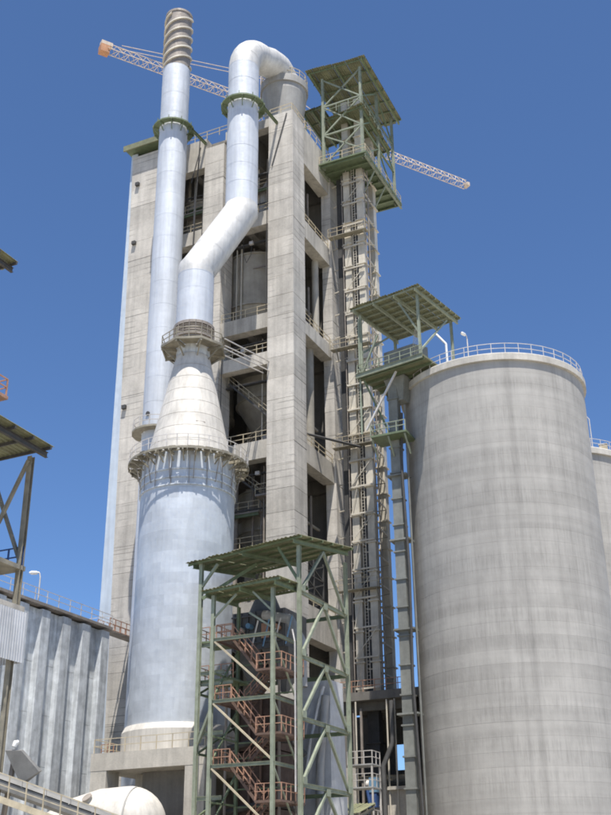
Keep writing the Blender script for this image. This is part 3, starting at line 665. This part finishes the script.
# ------------------------------------------------------------------ stair tower in front of it
SS = thing('stair_tower', 'green steel stair tower with red oxide zigzag stairs and small canopy', 'stair tower', (-38.7, 71.5, 0))
xb, xc, yf, yb = -41.3, -36.2, 70.6, 74.6
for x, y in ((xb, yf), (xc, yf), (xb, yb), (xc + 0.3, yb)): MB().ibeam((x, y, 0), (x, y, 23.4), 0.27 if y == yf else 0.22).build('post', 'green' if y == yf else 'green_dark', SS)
canopy(SS, (-42.1, 70.0, 23.7), (-35.2, 69.6, 23.9), (-42.1, 75.2, 24.1), 7, 4)
LZ = [20.0, 15.45, 10.9, 6.35, 1.8]
for z in LZ:
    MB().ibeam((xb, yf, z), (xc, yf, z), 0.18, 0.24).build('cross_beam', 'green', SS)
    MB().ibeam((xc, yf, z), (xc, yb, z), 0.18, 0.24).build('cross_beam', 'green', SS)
    brace((xb + 0.2, yf - 0.02, z - 0.15), (xc - 0.1, yf - 0.02, z - 4.3 if z > 5 else 0.2), SS, 'rail', 0.13)
    dk = grating((xb + 0.1, yf + 0.2, z), (xb + 1.5, yb, z + 0.06), 'landing', 'red_oxide', SS)
    railing([(xb + 1.5, yf + 0.3, z + .08), (xb + 0.15, yf + 0.3, z + .08), (xb + 0.15, yb, z + .08)], dk, 'rail_red', step=0.8, r=0.03)
    zm = z - 2.5
    if zm > 0:
        dk = grating((xc - 1.5, yf + 0.2, zm), (xc + 0.6, yb, zm + 0.06), 'landing', 'red_oxide', SS)
        railing([(xc - 1.5, yf + 0.3, zm + .08), (xc + 0.55, yf + 0.3, zm + .08), (xc + 0.55, yb, zm + .08)], dk, 'rail_red', step=0.8, r=0.03)
        flight(SS, (xb + 1.5, yf + 1.0, z), (xc - 1.5, yf + 1.0, zm), 1.1, 'red_oxide', 'rail_red')
        if zm - 2 > 0: flight(SS, (xc - 1.5, yb - 1.1, zm), (xb + 1.5, yb - 1.1, zm - 2.05), 1.1, 'red_oxide', 'rail_red')
dk = MB().box((xb, yf + 0.1, 20.0), (xc + 0.4, yb, 20.1))
brace((xb, yf, 21.6), (xb + 2.0, yf, 23.3), SS, 'green', 0.14); brace((xc, yf, 21.6), (xc - 1.7, yf, 23.3), SS, 'green', 0.14)
brace((xc + .1, yf + .2, 20.3), (xc - 2.1, yf + .2, 21.8), SS, 'green', 0.14)
for z in LZ[:-1]:
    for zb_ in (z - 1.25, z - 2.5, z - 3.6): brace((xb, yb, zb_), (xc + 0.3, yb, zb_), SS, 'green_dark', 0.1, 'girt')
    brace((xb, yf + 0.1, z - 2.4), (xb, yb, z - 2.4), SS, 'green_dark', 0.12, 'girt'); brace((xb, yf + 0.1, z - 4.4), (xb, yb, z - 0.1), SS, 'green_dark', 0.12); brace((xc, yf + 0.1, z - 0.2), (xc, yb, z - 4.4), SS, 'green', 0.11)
for z in (3.0, 7.6, 12.2, 16.6): brace((-43.9, 73.1, z), (-43.4, 81.8, z), SF, 'green_dark', 0.16, 'girt'); brace((-43.9, 73.1, z), (-43.4, 81.8, z + 4.2), SF, 'green_dark', 0.14)
for x in (-42.6, -38.0, -36.6): MB().tube((x, 75.2, 0), (x, 75.2, 19.0), 0.11, 8).build('service_pipe', 'bare', SS)
hp = MB()
for x in (-35.1,): hp.tube((x, 72.0, 9), (x, 72.0, 19.5), 0.06).tube((x, 72.0, 19.5), (x - 0.3, 72.2, 20.5), 0.06)
hp.build('riser_pipe', 'rail_grey', SS)

# machinery inside the frames
fu = thing('filter_unit', 'dark grey dust filter with pointed hoppers under the large green canopy', 'filter', (-41.8, 78, 14))
box('filter_box', (-43.2, 77.0, 20.5), (-38.4, 81.0, 23.6), 'dark_clad', fu)
for i in range(8): piece('stiffener', (0.1, 0.14, 3.0), (-43.0 + 0.64 * i, 76.93, 22.05), 'dark_clad', fu, 0.01)
for z in (21.0, 23.2): piece('stiffener', (4.8, 0.1, 0.12), (-40.8, 76.82, z), 'dark_clad', fu, 0.01)
piece('access_door', (0.7, 0.06, 1.2), (-40.1, 76.84, 21.9), 'rail_red', fu, 0.01)
for i, (x, z) in enumerate(((-42.2, 22.1), (-41.4, 22.3), (-38.9, 22.0))): MB().tube((x, 76.9, z), (x, 76.3, z), 0.22, 14).build('valve_drum', ('rail_grey', 'blue', 'rail_red')[i], fu)
for x in (-41.9, -39.4):
    MB().add([(x - 1.2, 77.2, 20.5), (x + 1.2, 77.2, 20.5), (x + 1.2, 80.8, 20.5), (x - 1.2, 80.8, 20.5), (x - .2, 78.8, 17.2), (x + .2, 78.8, 17.2), (x + .2, 79.2, 17.2), (x - .2, 79.2, 17.2)],
             [(0, 1, 5, 4), (1, 2, 6, 5), (2, 3, 7, 6), (3, 0, 4, 7), (4, 5, 6, 7)]).build('hopper', 'dark_clad', fu)
MB().lathe((-41.2, 79), [(1.5, 23.6), (0.3, 26.6)], 20).build('outlet_cone', 'dark_clad', fu)
for i, x in enumerate((-40.6, -39.6, -38.6, -37.6)): MB().tube((x, 75.5, 20.3), (x + 0.55, 75.5, 22.4), 0.07).build('strut', 'blue' if i % 2 else 'rail_grey', fu)
fb = MB().path([(-39.9, 76.2, 23.0), (-37.6, 76.2, 22.4), (-36.6, 76.2, 20.6), (-36.5, 76.2, 17.0)], 0.38, 16).build('bent_duct', 'grey_clad', fu)
kd = thing('dark_backing', 'dark rusty steel backing added behind the zigzag stairs', 'housing', (-40, 79, 0))  # dark mass added so the background behind the stairs stays dark
for i in range(4): box('backing_panel', (-42.6, 76.6 + 0.02 * (i % 2), 4.2 * i + 0.05), (-38.9, 80.6, 4.2 * i + 4.15), 'dark_rust', kd)
for x in (-42.2, -41.2, -40.2, -39.2): MB().bar((x, 76.45, 0), (x, 76.45, 16.8), 0.16, 0.16).build('stiffener', 'red_oxide', kd)
for z in (3.0, 8.2, 12.8):
    MB().path([(-42.8, 75.8, z), (-39.5, 75.6, z + 0.5), (-37.2, 75.7, z + 0.2), (-36.4, 76.4, z - 0.8)], 0.22, 10).build('pipe_run', 'dark', kd)
ch = thing('clad_chute', 'plain grey sheeted chute behind the right side of the green frame', 'chute', (-39.2, 85, 0))
MB().add([(-42.6, 82.8, 0), (-37.2, 82.8, 0), (-37.2, 86.4, 0), (-42.6, 86.4, 0), (-40.9, 84.2, 19.6), (-37.8, 84.2, 19.0), (-37.6, 86.4, 19.0), (-40.9, 86.4, 19.6)],
         [(0, 1, 5, 4), (1, 2, 6, 5), (2, 3, 7, 6), (3, 0, 4, 7), (4, 5, 6, 7)]).build('chute_body', 'white_sheet', ch)
MB().path([(-38.2, 83.7, 18.4), (-39.2, 83.2, 14), (-39.8, 82.75, 9), (-39.6, 82.4, 1)], 0.16, 10).build('bent_pipe', 'white_sheet', ch)
MB().path([(-38.0, 83.7, 17.6), (-38.3, 83.1, 12), (-38.2, 82.3, 0)], 0.34, 14).build('bent_pipe', 'grey_clad', ch)

# ------------------------------------------------------------------ elevator base building
BB = thing('elevator_base_building', 'dark concrete frame under the elevator casings beside the big silo', 'building', (-40, 103, 0))
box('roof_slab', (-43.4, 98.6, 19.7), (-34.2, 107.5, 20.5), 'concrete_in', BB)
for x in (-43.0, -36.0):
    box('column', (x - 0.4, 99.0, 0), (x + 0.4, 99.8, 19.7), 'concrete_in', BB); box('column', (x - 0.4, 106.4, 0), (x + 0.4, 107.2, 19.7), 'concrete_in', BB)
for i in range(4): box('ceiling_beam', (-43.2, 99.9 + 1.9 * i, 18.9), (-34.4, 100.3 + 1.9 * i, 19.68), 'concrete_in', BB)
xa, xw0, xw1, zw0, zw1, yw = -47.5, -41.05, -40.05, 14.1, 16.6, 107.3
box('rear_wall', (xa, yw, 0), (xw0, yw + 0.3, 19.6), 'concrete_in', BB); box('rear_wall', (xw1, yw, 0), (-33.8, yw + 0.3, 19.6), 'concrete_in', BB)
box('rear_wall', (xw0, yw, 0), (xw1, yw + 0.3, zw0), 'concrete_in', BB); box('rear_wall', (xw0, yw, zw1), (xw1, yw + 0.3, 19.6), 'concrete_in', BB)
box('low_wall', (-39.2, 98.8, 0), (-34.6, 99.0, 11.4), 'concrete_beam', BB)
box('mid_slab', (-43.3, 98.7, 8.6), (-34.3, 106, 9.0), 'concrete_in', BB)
railing([(-43.2, 98.75, 9.0), (-39.3, 98.75, 9.0)], BB, 'rail_grey', step=1.2)
MB().bar((-42.0, 99, 9), (-42.0, 99, 19), 0.12).bar((-41.2, 99, 9), (-41.2, 99, 19), 0.2).build('conduit', 'bare', BB)
casing(BB, -41.4, -40.2, 101, 102, 9, 19.6, 3.1, 'dark')
for i in range(5): MB().ibeam((-43.3, 98.9 + 1.6 * i, 12.6), (-36.4, 98.9 + 1.6 * i, 12.6), 0.18, 0.3).build('floor_joist', 'ring', BB)
for x in (-42.4, -41.6, -38.4, -37.6): MB().tube((x, 98.6, 9), (x, 98.6, 19.6), 0.09, 8).build('conduit', 'casing', BB)
MB().path([(-37.6, 97.8, 19.3), (-37.6, 97.8, 15.5), (-38.6, 97.8, 13.5), (-38.6, 97.8, 9)], 0.24, 14).build('bent_duct', 'dark_clad', BB)
box('wall_panel', (-43.2, 98.7, 9.0), (-41.8, 98.85, 13.6), 'concrete_beam', BB); box('ledge', (-39.3, 98.4, 11.4), (-34.5, 99.1, 11.7), 'concrete_beam', BB)
railing([(-43.2, 98.7, 20.5), (-36.0, 98.7, 20.5)], BB, 'rail_red', step=1.2)
lt_ = thing('lean_to_shed', 'small open shed with olive sheet roof at the foot between frame and silo', 'shed', (-38.6, 89, 8))
canopy(lt_, (-40.6, 86.8, 8.6), (-36.6, 86.8, 8.6), (-40.6, 90.6, 9.6), 4, 3, steel='ring')
for x in (-40.3, -36.9):
    for y, h_ in ((87.1, 8.3), (90.3, 9.1)): MB().bar((x, y, 0), (x, y, h_), 0.16).build('post', 'ring', lt_)
bl = thing('drive_unit', 'light blue machine drive standing by the railing beside the silo', 'machine', (-39.6, 98, 9))
MB().box((-40.05, 97.6, 11.2), (-39.3, 98.2, 12.5)).build('gear_housing', 'blue', bl); MB().box((-40.0, 97.65, 9.9), (-39.35, 98.2, 11.18)).build('motor_base', 'navy', bl)
MB().tube((-40.3, 97.7, 11.6), (-39.4, 97.5, 6.5), 0.16, 10).build('drive_pipe', 'navy', bl)
MB().tube((-40.35, 97.9, 11.9), (-40.05, 97.9, 11.9), 0.4, 14).build('motor', 'rail_grey', bl)
ws = thing('access_scaffold', 'small grey railed access stair between green frame and silo', 'scaffold', (-38.4, 92, 0))
for z in (5.0, 8.0, 11.0, 12.9):
    dk = MB().box((-39.6, 91.6, z), (-37.2, 93.6, z + 0.1)).build('landing', 'grey_clad', ws)
    railing([(-39.6, 91.7, z + .1), (-37.25, 91.7, z + .1), (-37.25, 93.5, z + .1)], dk, 'rail_grey', step=0.8)
for x, y in ((-39.5, 91.7), (-37.3, 91.7), (-37.3, 93.5), (-39.5, 93.5)): MB().bar((x, y, 0), (x, y, 13), 0.14).build('post', 'rail_grey', ws)

# ------------------------------------------------------------------ silos
def silo(c, r, zt, label, extra=None):
    s = thing('silo', label, 'silo', (c[0], c[1], 0), 'round concrete silos')
    wall = MB().lathe(c, [(r - 0.04, 0), (r - 0.04, zt - 0.75)], 96).build('wall', 'silo', s)
    n = 41; h = (zt - 0.75) / n
    for i in range(n):                                             # the slipform lifts
        rr = r + random.uniform(-0.003, 0.003)
        MB().rings(c, [(rr - 0.03, h * i), (rr, h * i + 0.004), (rr, h * (i + 1) - 0.004), (rr - 0.03, h * (i + 1))], 112).build('slipform_lift', 'silo', wall)
    MB().rings(c, [(r - 0.02, zt - 0.75), (r + 0.28, zt - 0.75), (r + 0.28, zt - 0.1), (r + 0.2, zt), (0.01, zt + 0.4)], 128).build('roof_slab', 'silo_rim', s)
    railing(ring_pts(c, r + 0.05, zt - 0.02, 44), s, 'rail_grey', r=0.028, step=1.3)
    return s
SC = (-25.9, 100.0); SR = 9.15
silo(SC, SR, 49.7, 'large grey streaked concrete silo in the right foreground')
SC2 = (-25.2, 122.5)
silo(SC2, SR, 48.3, 'partly hidden concrete silo behind the large one at the right edge')
def lamp_post(p, h, label, arm=(0.9, -0.2)):
    t = thing('lamp_post', label, 'lamp', p, 'lamp posts on roofs'); p = Vector(p)
    MB().tube(p, p + zz * h, 0.06, 8).build('pole', 'rail_grey', t)
    a = Vector((arm[0], arm[1], 0))
    MB().path([p + zz * (h - 0.05), p + zz * (h + 0.3) + a * 0.25, p + zz * (h + 0.42) + a * 0.6, p + zz * (h + 0.38) + a], 0.05, 8).build('arm', 'rail_grey', t)
    q = p + zz * (h + 0.36) + a
    hd = MB(); d = a.normalized(); hd.path([q - d * 0.1, q + d * 0.05, q + d * 0.5, q + d * 0.7], [0.05, 0.16, 0.17, 0.06], 10); hd.build('lamp_head', 'lamp', t)
lamp_post((-26.5, 94.4, 49.9), 3.7, 'white roof lamp on the rim of the large silo', (-0.1, -0.3))
lamp_post((-19.3, 117.3, 47.9), 4.6, 'curved white lamp on the silo behind at right', (-0.9, -0.3))
bx = thing('roof_cabinet', 'small pale cabinet on the roof of the hidden silo', 'cabinet', (-18.3, 118.5, 47.8))
piece('cabinet_body', (0.9, 0.6, 1.5), (-18.3, 118.5, 48.7), 'rail', bx); piece('cabinet_lid', (1.0, 0.7, 0.1), (-18.3, 118.5, 49.51), 'rail_grey', bx)

# ------------------------------------------------------------------ silo elevator with canopy
SE = thing('silo_elevator', 'elevator with green canopy and platforms against the left side of the large silo', 'elevator', (-34, 93, 0))
ca, sa = math.cos(R(-11)), math.sin(R(-11))
def L(u, v, z): return Vector((-32.8 + u * ca - v * sa, 94.2 + u * sa + v * ca, z))
casing(SE, -34.6, -33.65, 92.6, 93.5, 3.0, 50.5, 2.6, 'casing_green', 0.12)
sp = MB().path([(-33.2, 92.5, 46), (-33.35, 92.2, 40), (-33.1, 92.2, 30), (-33.3, 92.2, 20), (-33.0, 92.3, 8)], 0.13, 8); sp.build('dust_pipe', 'dark', SE)
MB().path([(-33.0, 92.9, 47), (-32.9, 92.9, 4)], 0.1, 8).build('dust_pipe', 'casing_green', SE)
for z in (39.5, 33, 24.5, 17): MB().box((-35.0, 92.3, z), (-33.0, 93.8, z + 0.16)).build('wall_tie', 'casing_green', SE)
canopy(SE, L(-4.2, -4.4, 58.0), L(4.2, -4.4, 58.0), L(-4.2, 4.4, 58.0), 9, 9, steel='green', rafters=4)
for u, v in ((-3.5, -3.4), (3.4, -3.4), (3.4, 3.4), (-3.5, 3.4)):
    MB().ibeam(L(u, v, 50.4), L(u, v, 57.5), 0.26).build('post', 'green', SE)
dk = MB().add([L(-3.9, -3.9, 50.3), L(3.9, -3.9, 50.3), L(3.9, 3.4, 50.3), L(-3.9, 3.4, 50.3), L(-3.9, -3.9, 50.5), L(3.9, -3.9, 50.5), L(3.9, 3.4, 50.5), L(-3.9, 3.4, 50.5)],
              [(0, 3, 2, 1), (4, 5, 6, 7), (0, 1, 5, 4), (1, 2, 6, 5), (2, 3, 7, 6), (3, 0, 4, 7)]).build('deck', 'sheet', SE)
for i in range(6): v = -3.6 + 6.8 * i / 5; MB().ibeam(L(-3.9, v, 50.14), L(3.9, v, 50.14), 0.16, 0.3).build('floor_joist', 'green_dark', dk)
MB().ibeam(L(-3.9, -3.95, 50.3), L(3.9, -3.95, 50.3), 0.18, 0.5).build('edge_beam', 'green', dk)
railing([L(-3.8, 3.2, 50.5), L(-3.8, -3.8, 50.5), L(3.8, -3.8, 50.5)], dk, 'green', step=1.2, r=0.04)
for (p, q, mt) in ((L(3.4, -3.4, 53.2), L(1.2, -3.4, 57.4), 'green'), (L(-3.5, -3.4, 50.6), L(-1.5, -3.4, 54.5), 'green'), (L(3.4, -3.4, 51.2), L(3.4, 2.5, 57.2), 'green'),
                   (L(-3.5, -3.4, 53), L(-3.5, 2, 57.2), 'green'), (L(-3.4, -3.4, 50.2), L(-1.2, -2.0, 43.6), 'green_dark'), (L(-3.2, -3.4, 44.4), L(0.4, -3.2, 49.9), 'rail_grey'), (L(-3.6, -3.6, 44), L(-3.6, -3.6, 57), 'green')):
    brace(p, q, SE, mt, 0.17)
MB().tube(L(5.0, -1.0, 49.7), L(5.0, -1.0, 52.4), 0.12, 10).tube(L(5.0, -1.0, 52.4), L(4.0, -1.0, 53.8), 0.12, 10).build('vent_pipe', 'lamp', SE)
box_h = MB().add([L(-2.0, -1.5, 50.5), L(1.5, -1.5, 50.5), L(1.5, 1.5, 50.5), L(-2, 1.5, 50.5), L(-2.0, -1.5, 53.4), L(1.5, -1.5, 53.4), L(1.5, 1.5, 54.2), L(-2, 1.5, 54.2)],
                 [(0, 3, 2, 1), (4, 5, 6, 7), (0, 1, 5, 4), (1, 2, 6, 5), (2, 3, 7, 6), (3, 0, 4, 7)]).build('elevator_head', 'casing_green', SE)
MB().add([L(-1.9, -1.9, 50.1), L(0.5, -1.9, 50.1), L(0.5, 0.4, 50.1), L(-1.9, 0.4, 50.1), L(-1.2, -1.5, 47.6), L(0.0, -1.5, 47.6), L(0.0, -0.3, 47.6), L(-1.2, -0.3, 47.6)],
         [(0, 1, 5, 4), (1, 2, 6, 5), (2, 3, 7, 6), (3, 0, 4, 7), (4, 5, 6, 7)]).build('chute', 'casing_green', SE)
lp = MB().box((-36.0, 91.0, 43.3), (-32.3, 93.8, 43.5)).build('lower_platform', 'green_dark', SE)
railing([(-36, 93.7, 43.5), (-36, 91.05, 43.5), (-32.4, 91.05, 43.5)], lp, 'green', step=0.9, r=0.045)
for x in (-35.9, -34.2, -32.5): MB().bar((x, 91.1, 43.2), (x, 92.6, 41.6), 0.14).build('bracket', 'green', lp)
rs = MB()
for i in range(5): rs.bar((-31.4 + 0.28 * i, 91.2, 50.9), (-30.9 + 0.12 * i, 91.2, 54.2), 0.05)
rs.build('stay_bundle', 'rail', SE)

# ------------------------------------------------------------------ ribbed steel precipitator at left
EP = thing('precipitator_building', 'ribbed galvanised steel filter building at the left', 'building', (-64, 73, 0))
XW, ZT, YE = -61.0, 25.9, 84.2
box('side_wall', (-70, 50, 0), (XW, YE - 0.3, ZT - 0.4), 'galv', EP)
pz = MB(); a0 = Vector((0, 0, 0))
y = YE - 0.75; first = None
while y > 60:
    if first is None:
        q = MB(); w2, w1, dp = 0.68, 0.56, 0.6
        q.add([(XW, y - w2, 0), (XW + dp, y - w1, 0), (XW + dp, y + w1, 0), (XW, y + w2, 0), (XW, y - w2, ZT - 0.5), (XW + dp, y - w1, ZT - 0.5), (XW + dp, y + w1, ZT - 0.5), (XW, y + w2, ZT - 0.5)],
              [(0, 1, 5, 4), (1, 2, 6, 5), (2, 3, 7, 6), (4, 5, 6, 7)])
        first = q.build('rib', 'galv', EP, origin=(XW, y, 0))
    else: link('rib', first.data, (XW, y, 0), EP)
    for k in range(6): piece('wall_panel', (0.05, 1.64, 4.13), (XW + 0.03, y - 1.47, 2.1 + 4.17 * k), 'galv', EP, 0.012)
    y -= 2.95
box('roof_walkway', (-70, 50, ZT - 0.25), (XW + 0.75, YE + 0.1, ZT), 'bare', EP)
railing([(XW + 0.7, 58, ZT), (XW + 0.7, YE, ZT), (-66, YE, ZT)], EP, 'rail_grey', r=0.028)
bw = thing('link_bridge', 'small rusty footbridge joining ribbed building and tower', 'walkway', (-61, 86, 25))
MB().box((-62.0, 84.35, 25.7), (-60.7, 90.0, 25.8)).build('deck', 'bare', bw)
railing([(-60.7, 84.4, 25.8), (-60.7, 89.9, 25.8)], bw, 'rail_red', step=1.0); railing([(-62.1, 84.4, 25.8), (-62.1, 89.9, 25.8)], bw, 'rail_red', step=1.0)
lamp_post((-60.5, 73.4, 25.9), 2.2, 'white lamp on the roof edge of the ribbed building', (-0.25, -0.15))

# ------------------------------------------------------------------ transfer tower at left edge
TT = thing('transfer_tower', 'steel transfer tower with olive canopies cut by the left edge', 'steel tower', (-41, 45, 0))
XT = -38.15
canopy(TT, (-46.5, 36.0, 26.0), (-37.75, 36.0, 26.1), (-46.5, 46.0, 25.75), 9, 7, steel='dark')
for (x, y) in ((-38.9, 45.4), (-38.9, 38.0), (-44, 45.4)): MB().ibeam((x, y, 0), (x, y, 25.3), 0.3).build('post', 'ring', TT)
brace((-38.9, 45.2, 25.0), (-40.6, 45.2, 21.5), TT, 'ring', 0.18); brace((-39.0, 45.4, 19.2), (-41.4, 45.4, 24.2), TT, 'ring', 0.18); brace((-39.0, 45.4, 16.5), (-42.0, 45.4, 14.0), TT, 'white_sheet', 0.14)
dk = MB().box((-46, 38, 18.6), (-38.75, 45.7, 18.85)).build('deck', 'ring', TT)
railing([(-44, 45.5, 18.85), (-38.85, 45.5, 18.85)], dk, 'navy', step=1.0, r=0.04)
dk = MB().box((-46, 38, 16.3), (-38.6, 45.8, 16.6)).build('deck', 'concrete_beam', TT)
for i in range(4): corr((-38.55, 45.95 - 1.0 * i, 13.6), (0, -1.0, 0), (0, 0, 2.7), 'cladding_sheet', 'white_sheet', TT, wave=0.2, amp=0.05)
for i in range(5): corr((-39.55 - 1.0 * i, 45.95, 13.6), (0.98, 0, 0), (0, 0, 2.7), 'cladding_sheet', 'white_sheet', TT, wave=0.2, amp=0.05)
box('inner_panel', (-45, 45.2, 3), (-39.4, 45.4, 13.3), 'galv', TT)
canopy(TT, (-50, 36.5, 38.6), (-41.0, 36.5, 38.6), (-50, 44.9, 38.6), 8, 6, steel='dark')
up = MB().box((-48, 38, 28.9), (-40.4, 44.6, 29.1)).build('deck', 'rail_red', TT)
railing([(-48, 44.5, 29.1), (-40.5, 44.5, 29.1), (-40.5, 38, 29.1)], up, 'rail_red', step=1.0, r=0.04)
for (x, y) in ((-42.6, 43.6), (-42.6, 38)): MB().ibeam((x, y, 16), (x, y, 37.2), 0.3).build('post', 'ring', TT)
hd = thing('loading_hood', 'small dull steel hood hanging at the lower left', 'hood', (-38.2, 46.2, 7.5))
MB().add([(-38.7, 45.9, 9.2), (-38.2, 46.3, 9.2), (-37.5, 47.1, 8.2), (-38.2, 46.8, 7.6), (-38.7, 45.5, 9.1), (-38.0, 45.9, 9.1), (-37.3, 46.6, 8.1), (-38.1, 46.2, 7.5)],
         [(0, 1, 2, 3), (7, 6, 5, 4), (0, 4, 5, 1), (1, 5, 6, 2), (2, 6, 7, 3), (3, 7, 4, 0)]).build('hood_plate', 'hood', hd)
MB().path([(-38.4, 45.8, 9.3), (-38.35, 45.85, 9.5), (-38.25, 45.95, 9.55)], [0.12, 0.14, 0.1], 10).build('lamp_cap', 'lamp', hd)
MB().bar((-38.6, 46.2, 9.0), (-38.7, 45.6, 4), 0.2).build('hanger', 'bare', hd)

# ------------------------------------------------------------------ conveyor gallery at lower left
CG = thing('conveyor_gallery', 'sloping railed conveyor gallery with grey cover at lower left', 'conveyor', (-37, 46, 0))
A, B = Vector((-38.9, 45.6, 7.95)), Vector((-33.4, 50.3, 5.6)); dr = (B - A).normalized(); lat = Vector((dr.y, -dr.x, 0)).normalized()
A = A - dr * 4
n = 9
for i in range(n):
    p, q = A.lerp(B, i / n), A.lerp(B, (i + 0.985) / n); vs_ = []
    for e in (p, q):
        for t in range(0, 181, 30): vs_.append(e + lat * (0.9 * math.cos(R(t))) + zz * (0.35 * math.sin(R(t)) - 0.3))
    MB().add(vs_, [(j, j + 1, 7 + j + 1, 7 + j) for j in range(6)]).build('cover_sheet', 'hood', CG)
MB().bar(A - zz * 0.55, B - zz * 0.55, 1.7, 0.4).build('frame', 'hood', CG)
wk = MB().bar(A + lat * 1.6 - zz * 1.3, B + lat * 1.6 - zz * 1.3, 1.2, 0.1).build('walkway', 'ring', CG)
MB().bar(A + lat * 2.2 - zz * 1.35, B + lat * 2.2 - zz * 1.35, 0.1, 0.3).build('edge_beam', 'rail', CG)
railing([A + lat * 2.15 - zz * 1.25, B + lat * 2.15 - zz * 1.25], CG, 'rail', step=0.9, r=0.026)
for i in (0.25, 0.8): e = A.lerp(B, i); MB().bar((e.x, e.y, 0), e - zz * 0.7, 0.3).build('trestle_leg', 'ring', CG)

# ------------------------------------------------------------------ tower crane
TC = thing('tower_crane', 'tower crane whose orange tipped lattice jib passes behind the tower', 'crane', (-60.0, 113.8, 0))
def lattice(p, q, wd, hgt, n, mat, name, tri=False):
    p, q = Vector(p), Vector(q); d = (q - p).normalized(); up = zz if abs(d.z) < 0.9 else Vector((0, 1, 0)); s = d.cross(up).normalized() * (wd / 2); t = up * hgt
    k = MB(); ch = [p - s, p + s, p + t] if tri else [p - s - t / 2, p + s - t / 2, p + s + t / 2, p - s + t / 2]
    D_ = q - p; m_ = len(ch)
    for c in ch: k.bar(c, c + D_, 0.085)
    for i in range(n):
        for j in range(m_):
            a, b_ = ch[j], ch[(j + 1) % m_]
            k.bar(a + D_ * (i / n), b_ + D_ * ((i + (0.5 if tri else 1)) / n), 0.06)
            if tri: k.bar(b_ + D_ * ((i + 0.5) / n), a + D_ * ((i + 1) / n), 0.06)
            else: k.bar(a + D_ * (i / n), b_ + D_ * (i / n), 0.06)
    return k.build(name, mat, TC)
JL, JR, MS = Vector((-74.7, 92.5, 110)), Vector((-38.9, 145.8, 110)), Vector((-60.0, 113.8, 110))
lattice((MS.x, MS.y, 0), (MS.x, MS.y, 109.5), 1.9, 1.9, 45, 'crane_y', 'mast')
lattice(MS, JR, 1.3, 1.35, 26, 'crane_y', 'jib', True)
jd = (JR - JL).normalized()
lattice(MS, JL + jd * 1.0, 1.3, 1.35, 17, 'crane_y', 'jib', True)
lattice(MS + zz * 1.2, MS + zz * 6.0, 1.0, 1.0, 4, 'crane_y', 'apex_frame')
sd = Vector((jd.y, -jd.x, 0))
for s_ in (-0.4, 0.4):
    MB().bar(MS + zz * 6 + sd * s_, JL + jd * 3 + zz * 1.5 + sd * s_, 0.07).build('pendant_rod', 'crane_y', TC)
    MB().bar(MS + zz * 6 + sd * s_, MS + (JR - MS) * 0.3 + zz * 1.5 + sd * s_, 0.07).build('pendant_rod', 'crane_y', TC)
MB().bar(JL - zz * 0.1, JL - zz * 0.1 + jd * 1.3, 1.1, 1.2).build('counterweight', 'crane_o', TC)
MB().bar(JL + zz * 0.95 + jd * 0.1, JL + zz * 0.95 + jd * 1.7, 0.9, 0.6).build('winch_house', 'crane_y', TC)
MB().bar(JR - jd * 0.2 + zz * 0.4, JR + jd * 0.3 + zz * 0.4, 1.0, 0.7).build('jib_tip', 'crane_y', TC)
